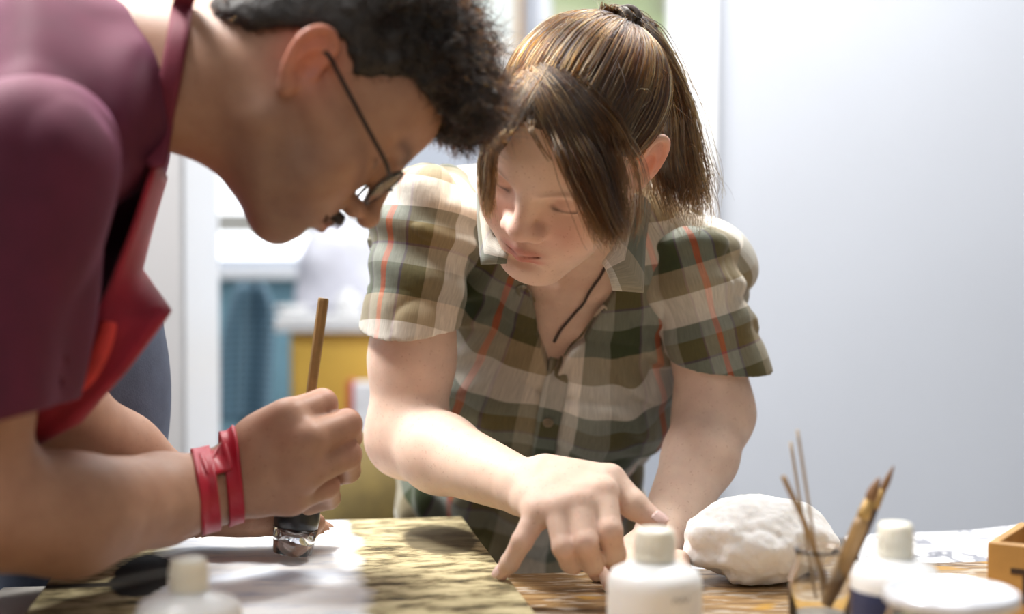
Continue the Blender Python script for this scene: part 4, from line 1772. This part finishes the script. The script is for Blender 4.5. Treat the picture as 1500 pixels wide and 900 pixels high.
# faint scribble on the shoulder of the bottle
sc_ = []
for q, k in ((-1.30, 0), (-1.22, 1), (-1.14, 0), (-1.06, 1), (-.98, 0), (-.90, 1)):
    sc_.append(b0 + np.array([(br + .0003) * math.cos(q), (br + .0003) * math.sin(q), zat(872, 1.05) - b0[2] + .004 * k]))
pm = MB()
pm.tube(curve_pts(sc_, 26), .0006, 6)
pm.build('handwritten_mark', M_print, bt, True)
plastic_bottle(274, .985, 78, 888, 868, 820, 28, 'white plastic bottle in front of the painting below the forearm')
t2, b0, br, bzs = plastic_bottle(1314, 1.03, 64, 836, 818, 768, 26, 'white-topped bottle of dark liquid behind the metal lid')
m = MB()
zl = zat(866, 1.03) - b0[2]
m.lathe(b0, [(br + .0004, .009), (br + .0006, .010), (br + .0006, zl), (br + .0002, zl + .001)], 56, None, False)
tag(m.build('liquid_band', plain('navy_ink', (0.035, 0.04, 0.085), 0.25, bmp=0.0), t2, True), 'dark blue liquid')

# wide jar with a metal lid
jd = .955
j0 = foot(1397, jd)
jr = 98 * jd / FPX
zl0, zl1 = zat(884, jd) - j0[2], zat(866, jd) - j0[2]
jar = thing('lidded_jar', tuple(j0), 'wide glass jar with a pale metal screw lid', 'jar')
m = MB()
m.lathe(j0, [(.001, .0), (jr * .9, .0), (jr * .98, .006), (jr * .98, zl0 - .012), (jr * .9, zl0 - .001), (jr * .9, zl0 + .004), (jr * .86, zl0 + .004), (jr * .86, zl0 - .004), (jr * .93, zl0 - .014), (jr * .93, .008), (.001, .006)], 56)
m.build('jar_glass', glass('jar_glass', (0.96, 0.98, 0.96)), jar, True)
m = MB()
m.lathe(j0, [(.001, .0075), (jr * .91, .0085), (jr * .92, zl0 * .75), (.001, zl0 * .75)], 48)
m.build('jar_contents', plain('pale_yellow_wax', (0.62, 0.60, 0.42), 0.5), jar, True)
m = MB()
pr = [(jr * .95, zl0 - .001), (jr * 1.0, zl0), (jr * 1.01, zl0 + .002), (jr, zl1 - .004), (jr * .97, zl1 - .001), (jr * .93, zl1), (jr * .91, zl1 - .0012), (.001, zl1 - .0012)]
m.lathe(j0, pr, 72, None, False)
M_lid = plain('pale_lacquered_metal', (0.74, 0.77, 0.82), 0.22, 0.35, var=0.03, bmp=0.0)
m.build('lid', M_lid, jar, True)

# glass jar of brushes
gd = 1.085
g0 = foot(1204, gd)
gr = 46 * gd / FPX
zr = zat(806, gd) - g0[2]
gj = thing('glass_jar', tuple(g0), 'small clear glass jar holding thin sticks and paint brushes', 'jar')
m = MB()
m.lathe(g0, [(.001, 0), (gr * .92, 0), (gr, .006), (gr, zr * .72), (gr * .80, zr * .86), (gr * .78, zr * .97), (gr * .84, zr * .975), (gr * .84, zr), (gr * .74, zr), (gr * .72, zr * .86), (gr * .92, zr * .71), (gr * .92, .009), (.001, .008)], 48)
m.build('jar_glass', glass('brush_jar_glass', (0.97, 0.98, 0.98)), gj, True)
m = MB()
m.lathe(g0, [(.001, .0085), (gr * .90, .0095), (gr * .90, zr * .30), (.001, zr * .30)], 40)
m.build('cloudy_residue', plain('cloudy_residue', (0.70, 0.66, 0.60), 0.5, var=.25, scale=90), gj, True)
M_pale = plain('pale_stick_wood', (0.46, 0.36, 0.24), 0.6, var=0.15, scale=60)
M_caramel = plain('caramel_wood', (0.33, 0.20, 0.08), 0.45, var=0.25, scale=50)
M_ferr = plain('brass_ferrule', (0.40, 0.25, 0.08), 0.5, 0.3, bmp=0.0)
M_darkh = plain('dark_brush_handle', (0.05, 0.03, 0.03), 0.35, bmp=0.0)
jb = g0 + np.array([0, 0, zr * .3 + .012])


def jp(dx, dy):
    return jb + np.array([dx, dy, 0])


def rod(name, lower, upper, r0, r1, mat, label, cat, bend=None, grp=None):
    o = MB()
    pts = [lower, (lower + upper) / 2 if bend is None else bend, upper]
    c = curve_pts(pts, 16)
    o.tube(c, np.linspace(r0, r1, 16), 10)
    return tag(o.build(name, mat, None, True), label, cat, grp)


rod('swab_stick', jp(.004, .006), P(1168, 630, 1.085), .0013, .0012, M_pale, 'thin pale stick in the brush jar, tallest of all', 'stick')
rod('swab_stick', jp(-.001, .010), P(1158, 648, 1.098), .0013, .0012, M_pale, 'thin pale stick in the brush jar, second tallest', 'stick')
rod('twig_stick', jp(.008, -.004), P(1147, 698, 1.07), .0024, .0020, M_caramel, 'brown bent stick leaning leftmost in the brush jar', 'stick', P(1186, 785, 1.075))


def brush(tipp, lower, label, hmat, r):
    t = thing('paint_brush', tuple(lower), label, 'brush')
    ax = nrm(tipp - lower)
    L_ = np.linalg.norm(tipp - lower)
    q = lambda u: lower + ax * L_ * u
    o = MB()
    o.tube([q(0), q(.3), q(.62), q(.70)], [r * .75, r * 1.05, r * 1.0, r * .8], 12)
    o.build('handle', hmat, t, True)
    o = MB()
    o.tube([q(.69), q(.72), q(.83)], [r * .85, r * .9, r * .72], 12)
    o.build('ferrule', M_ferr, t, True)
    o = MB()
    o.tube([q(.825), q(.87), q(.93), q(1)], [r * .70, r * .82, r * .6, r * .15], 12)
    o.build('bristles', plain('brush_bristles', (0.20, 0.10, 0.04), 0.7), t, True)
    return t


brush(P(1288, 700, 1.07), jp(.003, -.008), 'thick caramel wooden brush leaning right in the glass jar', M_caramel, .0058)
brush(P(1309, 683, 1.09), jp(.010, .004), 'slim dark-handled brush with a fine tip behind the thick brush', M_darkh, .0036)

# ------------------------------------------------------------------ cotton wad
M_cotton, nt, b = new_mat('cotton_wool')
c = coords(nt)
r = ramp(nt, [(0.3, (0.84, 0.83, 0.81)), (0.7, (0.93, 0.93, 0.92))])
nt.links.new(noise_n(nt, c, 40, 4), r.inputs[0])
nt.links.new(r.outputs[0], b.inputs['Base Color'])
b.inputs['Roughness'].default_value = 0.95
b.inputs['Subsurface Weight'].default_value = 0.7
b.inputs['Subsurface Radius'].default_value = (0.02, 0.018, 0.016)
b.inputs['Subsurface Scale'].default_value = 0.6
b.inputs['Sheen Weight'].default_value = 0.4
bump(nt, b, noise_n(nt, c, 220, 6, 0.7), 0.35, 0.0015)


def cotton(ctr, lobes, h, seed, label, amp=.004, nf=3500):
    f = Field()
    for cc_, rr in lobes:
        f.u(ell(ctr + np.array(cc_), rr), .009)
    f.s(half(lambda X: X[:, 2] - TZ - .0008), .002)
    f.post = lambda X: vnoise(X * 26, seed) * amp * 1.1 + vnoise(X * 55, seed + 1) * amp * .9 + vnoise(X * 115, seed + 2) * amp * .55 + vnoise(X * 230, seed + 3) * amp * .3
    V, Q = f.mesh(ctr - .13, ctr + .13, h)
    o = mesh_np('cotton_wad', V, Q, M_cotton, None)
    tag(o, label, 'cotton')
    return o


cw = foot(1114, 1.335)
gc = np.random.default_rng(19)
lob = [((0, .004, .039), (.066, .052, .037)), ((-.006, .006, .046), (.050, .042, .033)), ((.030, .006, .040), (.040, .040, .032))]
for _ in range(70):
    th_c, ph_c = gc.uniform(0, 2 * math.pi), gc.uniform(-1.0, .35)
    rr_ = gc.uniform(.006, .012)
    lob.append(((.062 * math.cos(th_c) * math.cos(ph_c), .004 + .048 * math.sin(th_c) * math.cos(ph_c), .039 + .035 * math.sin(ph_c)), (rr_ * gc.uniform(1.0, 1.6), rr_, rr_ * gc.uniform(.7, 1.0))))
cotton(cw, lob, .0015, 81, 'large fluffy white cotton wad on the bare wood', .0022)
cw2 = foot(1385, 1.20)
cotton(cw2, [((0, 0, .012), (.036, .03, .014)), ((.006, 0, .016), (.026, .022, .012))], .002, 85, 'flat white cotton pad between the metal lid and the wooden box', .0015, 500)

# ------------------------------------------------------------------ wooden box with lettering
M_box = plain('honey_box_wood', (0.50, 0.27, 0.075), 0.45, var=0.18, scale=22, bmp=0.15)
bd = 1.16
corner_b = foot(1449, bd)
zt_ = zat(797, bd) - TZ
yb = R(-33)
bxv, byv = np.array([math.cos(yb), math.sin(yb), 0]), np.array([-math.sin(yb), math.cos(yb), 0])
Mb = np.stack([bxv, byv, np.array([0, 0, 1.0])], 1)
box = thing('wooden_box', tuple(corner_b), 'open honey-coloured wooden box with black lettering at the table edge', 'box', rot=(0, 0, yb))
BW, BD_, th_ = .20, .11, .008


def bp(u, v, z):
    return corner_b + bxv * u + byv * v + np.array([0, 0, z])


m = MB()
m.box(bp(BW / 2, th_ / 2, zt_ / 2), (BW, th_, zt_), Mb)
m.build('front_board', M_box, box, False, .001)
m = MB()
m.box(bp(BW / 2, BD_ - th_ / 2, zt_ / 2), (BW, th_, zt_), Mb)
m.build('back_board', M_box, box, False, .001)
for u in (th_ / 2, BW - th_ / 2):
    m = MB()
    m.box(bp(u, BD_ / 2, zt_ / 2), (th_, BD_ - 2 * th_, zt_), Mb)
    m.build('end_board', M_box, box, False, .001)
m = MB()
m.box(bp(BW / 2, BD_ / 2, .003), (BW - 2 * th_, BD_ - 2 * th_, .006), Mb)
m.build('bottom_board', M_box, box, False)
fc = bpy.data.curves.new('lettering', 'FONT')
fc.body = 'The'
fc.size = .040
fc.extrude = .0003
fc.offset = .0006
fc.space_character = 0.95
fo = bpy.data.objects.new('lettering_curve', fc)
COL.objects.link(fo)
bpy.context.view_layer.update()
me_l = bpy.data.meshes.new_from_object(fo.evaluated_get(bpy.context.evaluated_depsgraph_get()))
bpy.data.objects.remove(fo)
lo_ = bpy.data.objects.new('lettering', me_l)
me_l.materials.clear()
me_l.materials.append(plain('burnt_letter', (0.05, 0.025, 0.012), 0.7))
COL.objects.link(lo_)
lo_.parent = box
lo_.location = (.019, -.0004, zt_ - .047)
lo_.rotation_euler = (R(90), 0, 0)
tag(lo_, 'dark burnt lettering')
M_greyp = plain('grey_tin', (0.36, 0.37, 0.39), 0.35, 0.3, bmp=0)
m = MB()
cbx = bp(.070, .060, .0065)
m.lathe(cbx, [(.001, 0), (.016, 0), (.017, .002), (.017, zt_ + .014), (.016, zt_ + .016), (.012, zt_ + .018), (.001, zt_ + .018)], 32)
tag(m.build('grey_tube', M_greyp, None, True), 'grey cylindrical container standing inside the wooden box', 'container')

# ------------------------------------------------------------------ bench behind with a printed sheet
bench = thing('side_table', (0.76, 1.60, 0), 'dark-topped side table carrying the printed sheet', 'table')
m = MB()
SX0, SX1, SY0, SY1 = .36, 1.15, 1.49, 1.655
m.box(*span(SX0, SX1, SY0, SY1, TZ - .045, TZ - .020))
m.build('tabletop', plain('dark_bench_top', (0.10, 0.085, 0.07), 0.5), bench, False, .003)
for x in (SX0 + .05, SX1 - .05):
    for y in (SY0 + .05, SY1 - .05):
        m = MB()
        m.box(*span(x - .02, x + .02, y - .02, y + .02, 0, TZ - .045))
        m.build('leg', M_trim, bench, False, .002)
M_print2, nt, b = new_mat('ink_print')
c = coords(nt)
n1 = noise_n(nt, mapping(nt, c, (16, 11, 1), (.1, .2, 0), (0, 0, R(25))), 1.0, 3, .6)
r1 = ramp(nt, [(0.53, (0.86, 0.87, 0.89)), (0.54, (0.30, 0.31, 0.35)), (0.60, (0.26, 0.27, 0.31)), (.61, (0.86, .87, .89))])
nt.links.new(n1, r1.inputs[0])
n2 = noise_n(nt, mapping(nt, c, (48, 26, 1), (.5, 0, 0)), 1.0, 4, .7)
r2 = ramp(nt, [(0.49, (1, 1, 1)), (0.497, (.3, .3, .33)), (0.503, (.3, .3, .33)), (.51, (1, 1, 1))])
nt.links.new(n2, r2.inputs[0])
nt.links.new(mixc(nt, r1.outputs[0], r2.outputs[0], 1.0, 'MULTIPLY'), b.inputs['Base Color'])
b.inputs['Roughness'].default_value = 0.5
ps = [on_plane(x, y, TZ - .012) for x, y in ((1238, 786), (1560, 762), (1560, 828), (1262, 822))]
nx_, ny_ = 14, 8
V, Fq = [], []
pcn = sum(ps) / 4
for j in range(ny_):
    for i in range(nx_):
        u, v = i / (nx_ - 1), j / (ny_ - 1)
        q = (ps[0] * (1 - u) + ps[1] * u) * (1 - v) + (ps[3] * (1 - u) + ps[2] * u) * v
        V.append(q + np.array([0, 0, .003 * math.exp(-u * 5) * (1 - v) + .0015 * math.sin(u * 9)]) - pcn)
for j in range(ny_ - 1):
    for i in range(nx_ - 1):
        Fq.append([j * nx_ + i, j * nx_ + i + 1, (j + 1) * nx_ + i + 1, (j + 1) * nx_ + i])
sheet = mesh_np('printed_sheet', np.array(V), Fq, M_print2, None)
sheet.location = pcn - np.array([0, 0, .0045])
md = sheet.modifiers.new('solid', 'SOLIDIFY')
md.thickness = .0012
tag(sheet, 'white sheet printed with grey ink drawing on the table behind the brushes', 'print')

# ------------------------------------------------------------------ far room
M_counter = plain('white_counter', (0.80, 0.80, 0.80), 0.35, var=.03, bmp=0)
M_yellow = plain('yellow_laminate', (0.75, 0.46, 0.08), 0.45, var=.08, scale=8, bmp=0)
cd_ = 3.3
cab = thing('cabinet', (P(475, 450, cd_)[0], cd_ + .3, 0), 'low yellow cabinet with white worktop beneath the window', 'cabinet')
x0, x1 = P(412, 450, cd_)[0], P(640, 450, cd_)[0]
zc = zat(486, cd_)
m = MB()
m.box(*span(x0 + .02, x1, cd_, cd_ + .6, .06, zc - .001))
m.build('cabinet_body', M_yellow, cab, False, .004)
m = MB()
m.box(*span(x0 - .02, x1 + .02, cd_ - .03, cd_ + .62, zc, zc + .035))
m.build('worktop', M_counter, cab, False, .004)
m = MB()
m.box(*span(x0 + .03, x1 - .02, cd_ - .018, cd_ - .001, .10, zc - .03))
dr = m.build('door', M_yellow, cab, False, .003)
m = MB()
m.box(*span(x0 + .06, x0 + .075, cd_ - .045, cd_ - .018, zc - .32, zc - .2))
m.build('handle', M_greyp, dr, False, .003)
m = MB()
m.box(*span(x0 + .03, x1 - .02, cd_ + .02, cd_ + .58, 0, .06))
m.build('plinth', M_greyp, cab, False)
# ring binder leaning against the cabinet
fd = 3.2
fl_ = MB()
xf0, xf1 = P(520, 450, fd)[0], P(548, 450, fd)[0]
bind = thing('ring_binder', ((xf0 + xf1) / 2, fd, 0), 'red and white binder standing upright before the yellow cabinet', 'binder')
m = MB()
stz = .46
m.box(*span(xf0, xf1 + .12, fd - .04, fd + .02, stz, stz + .34))
m.build('pages', plain('paper_white', (0.85, 0.85, 0.88), 0.6, bmp=0), bind, False, .003)
m = MB()
m.box(*span(xf0 - .014, xf0 - .001, fd - .045, fd + .025, stz - .005, stz + .345))
tag(m.build('spine', plain('red_card', (0.55, 0.06, 0.05), 0.5, bmp=0), bind, False, .002), 'red spine')
stool = thing('stool', ((xf0 + xf1) / 2 + .05, fd - .01, 0), 'white stool under the binder by the yellow cabinet', 'stool')
m = MB()
m.box(*span(xf0 - .04, xf1 + .16, fd - .10, fd + .05, stz - .035, stz - .006))
m.build('seat', M_counter, stool, False, .004)
for x in (xf0 - .02, xf1 + .14):
    for y in (fd - .085, fd + .035):
        m = MB()
        m.box(*span(x - .012, x + .012, y - .012, y + .012, 0, stz - .035))
        m.build('leg', M_counter, stool, False, .002)
# things on the worktop
top_z = zc + .0355
xm0, xm1 = P(452, 450, cd_ + .3)[0], P(545, 450, cd_ + .3)[0]
mach = thing('wrapped_bundle', ((xm0 + xm1) / 2, cd_ + .3, top_z), 'pale lilac covered bundle on the white worktop', 'bundle')
f = Field()
zt3 = zat(318, cd_ + .3)
f.u(ell(((xm0 + xm1) / 2, cd_ + .32, (top_z + zt3) / 2), ((xm1 - xm0) / 2 + .02, .13, (zt3 - top_z) / 2)))
f.u(cone((xm0 + .02, cd_ + .3, top_z + .03), (xm1 + .04, cd_ + .3, top_z + .04), .05, .06), .05)
f.s(half(lambda X: X[:, 2] - top_z - .009), 0)
f.post = lambda X: vnoise(X * 14, 91) * .012
V, Q = f.mesh((xm0 - .12, cd_ + .1, top_z - .02), (xm1 + .2, cd_ + .55, zt3 + .05), .007)
mesh_np('wrapping', V, Q, plain('pale_lilac_cloth', (0.74, 0.74, 0.82), 0.6, var=.05, bmp=0), mach)
m = MB()
q0 = np.array([P(508, 450, cd_ + .05)[0], cd_ + .07, top_z])
m.lathe(q0, [(.001, 0), (.026, 0), (.028, .003), (.030, .04), (.027, .045), (.012, .052), (.012, .062), (.001, .062)], 28)
tag(m.build('white_pot', M_counter, None, True), 'small white lidded pot near the front of the worktop', 'pot')
m = MB()
q1 = np.array([P(425, 450, cd_ + .1)[0], cd_ + .12, top_z])
m.lathe(q1, [(.001, 0), (.030, 0), (.040, .012), (.042, .022), (.039, .022), (.036, .013), (.001, .006)], 28)
tag(m.build('bowl', M_counter, None, True), 'shallow white bowl on the near corner of the worktop', 'bowl')
# teal panel wall below the window and a mesh-backed chair
M_teal = plain('teal_paint', (0.20, 0.38, 0.48), 0.6, var=.05, bmp=0)
m = MB()
tz = zat(408, YB - .06)
m.box(*span(-1.6, -.30, YB - .05, YB - .001, 0, tz))
o = m.build('trim_4', M_teal, None, False)
o['kind'] = 'structure'
m = MB()
m.box(*span(-1.6, -.30, YB - .10, YB - .0, tz, tz + .03))
o = m.build('trim_5', M_trim, None, False, .004)
o['kind'] = 'structure'
chd = 2.95
ch = thing('mesh_chair', (P(365, 450, chd)[0], chd, 0), 'dark teal mesh-backed chair between the white post and the cabinet', 'chair')
M_mesh, nt, b = new_mat('perforated_mesh')
c = coords(nt)
mp = mapping(nt, c, (70, 70, 70))
sx = nt.nodes.new('ShaderNodeSeparateXYZ')
nt.links.new(mp, sx.inputs[0])
fx = math_n(nt, 'SUBTRACT', math_n(nt, 'FRACT', sx.outputs[0]), .5)
fz = math_n(nt, 'SUBTRACT', math_n(nt, 'FRACT', sx.outputs[2]), .5)
dd = math_n(nt, 'SQRT', math_n(nt, 'ADD', math_n(nt, 'MULTIPLY', fx, fx), math_n(nt, 'MULTIPLY', fz, fz)))
r = ramp(nt, [(0.28, (0.05, 0.09, 0.13)), (0.34, (0.14, 0.25, 0.33))])
nt.links.new(dd, r.inputs[0])
nt.links.new(r.outputs[0], b.inputs['Base Color'])
b.inputs['Roughness'].default_value = .6
rows = []
for j in range(10):
    v = j / 9
    y_ = 618 + (415 - 618) * v
    xl = 322 + 28 * v ** 3
    xr = 392 + 10 * v - 50 * max(0, v - .8) / .2 * .3
    rows.append([P(xl + (xr - xl) * u, y_, chd + .05 * (2 * u - 1) ** 2 * -1 + .03 * v) for u in np.linspace(0, 1, 8)])
patch('backrest', rows, M_mesh, ch, .012, 1)
cx0 = P(357, 450, chd)[0]
zb = zat(618, chd)
m = MB()
m.box((cx0 + .02, chd - .22, .46), (.46, .44, .06))
m.build('seat', M_mesh, ch, False, .02, 3)
m = MB()
m.tube(curve_pts([(cx0, chd - .02, .46), (cx0, chd + .045, .62), (cx0, chd + .04, zb + .10)], 10), .018, 10)
m.build('back_post', M_black, ch, True)
m = MB()
m.tube([(cx0 + .02, chd - .22, .43), (cx0 + .02, chd - .22, .08)], .025, 12)
m.build('column', M_black, ch, True)
for k in range(5):
    an = k * 2 * math.pi / 5 + .3
    m = MB()
    m.tube([(cx0 + .02, chd - .22, .085), (cx0 + .02 + .25 * math.cos(an), chd - .22 + .25 * math.sin(an), .06)], [.02, .014], 8)
    lg = m.build('leg', M_black, ch, True)
    m = MB()
    m.tube([(cx0 + .02 + .25 * math.cos(an) - .012, chd - .22 + .25 * math.sin(an), .028), (cx0 + .02 + .25 * math.cos(an) + .012, chd - .22 + .25 * math.sin(an), .028)], .0275, 14)
    m.build('castor', M_black, lg, True)
# white leaning board beside the chair
bx0 = P(395, 450, 3.05)[0]
m = MB()
Mr = roty(R(14))
m.box((bx0 + .01, 3.14, .31), (.05, .02, .62), Mr)
tag(m.build('white_board', M_counter, None, False, .003), 'narrow white board leaning between the chair and the cabinet', 'board')

# pictures on the back wall
def picture(x0p, x1p, y0p, y1p, label, frame_mat, cols, fw, seed, frame_name='frame'):
    d = YB - .02
    xa, xb = P(x0p, 450, d)[0], P(x1p, 450, d)[0]
    za, zb_ = zat(y1p, d), zat(y0p, d)
    t = thing('picture', ((xa + xb) / 2, d, (za + zb_) / 2), label, 'picture')
    m = MB()
    for c_ in (span(xa - fw, xa, d - .02, d + .018, za - fw, zb_ + fw), span(xb, xb + fw, d - .02, d + .018, za - fw, zb_ + fw),
               span(xa, xb, d - .02, d + .018, za - fw, za), span(xa, xb, d - .02, d + .018, zb_, zb_ + fw)):
        m.box(*c_)
    m.build('frame', frame_mat, t, False, .002)
    mt_, nt, b = new_mat('picture_paint')
    c = coords(nt)
    r = ramp(nt, cols)
    nt.links.new(noise_n(nt, mapping(nt, c, (3.2, 1, 4.5), (seed, 0, seed)), 1.0, 3, .55), r.inputs[0])
    nt.links.new(r.outputs[0], b.inputs['Base Color'])
    b.inputs['Roughness'].default_value = .4
    m = MB()
    m.box(*span(xa, xb, d, d + .015, za, zb_))
    m.build('canvas', mt_, t, False)


picture(806, 976, -180, 108, 'green landscape picture in a white frame above the ponytail', M_trim,
        [(.30, (.30, .22, .26)), (.42, (.33, .36, .22)), (.52, (.42, .50, .26)), (.60, (.62, .60, .42)), (.75, (.72, .74, .70))], .030, 3.1)
M_oak = plain('orange_oak_frame', (0.48, 0.25, 0.06), 0.4, var=.15, bmp=0)
picture(590, 758, -180, 168, 'pale picture in an orange wooden frame between the two heads', M_oak,
        [(.35, (.72, .62, .52)), (.5, (.82, .84, .80)), (.65, (.66, .76, .70))], .014, 7.7)
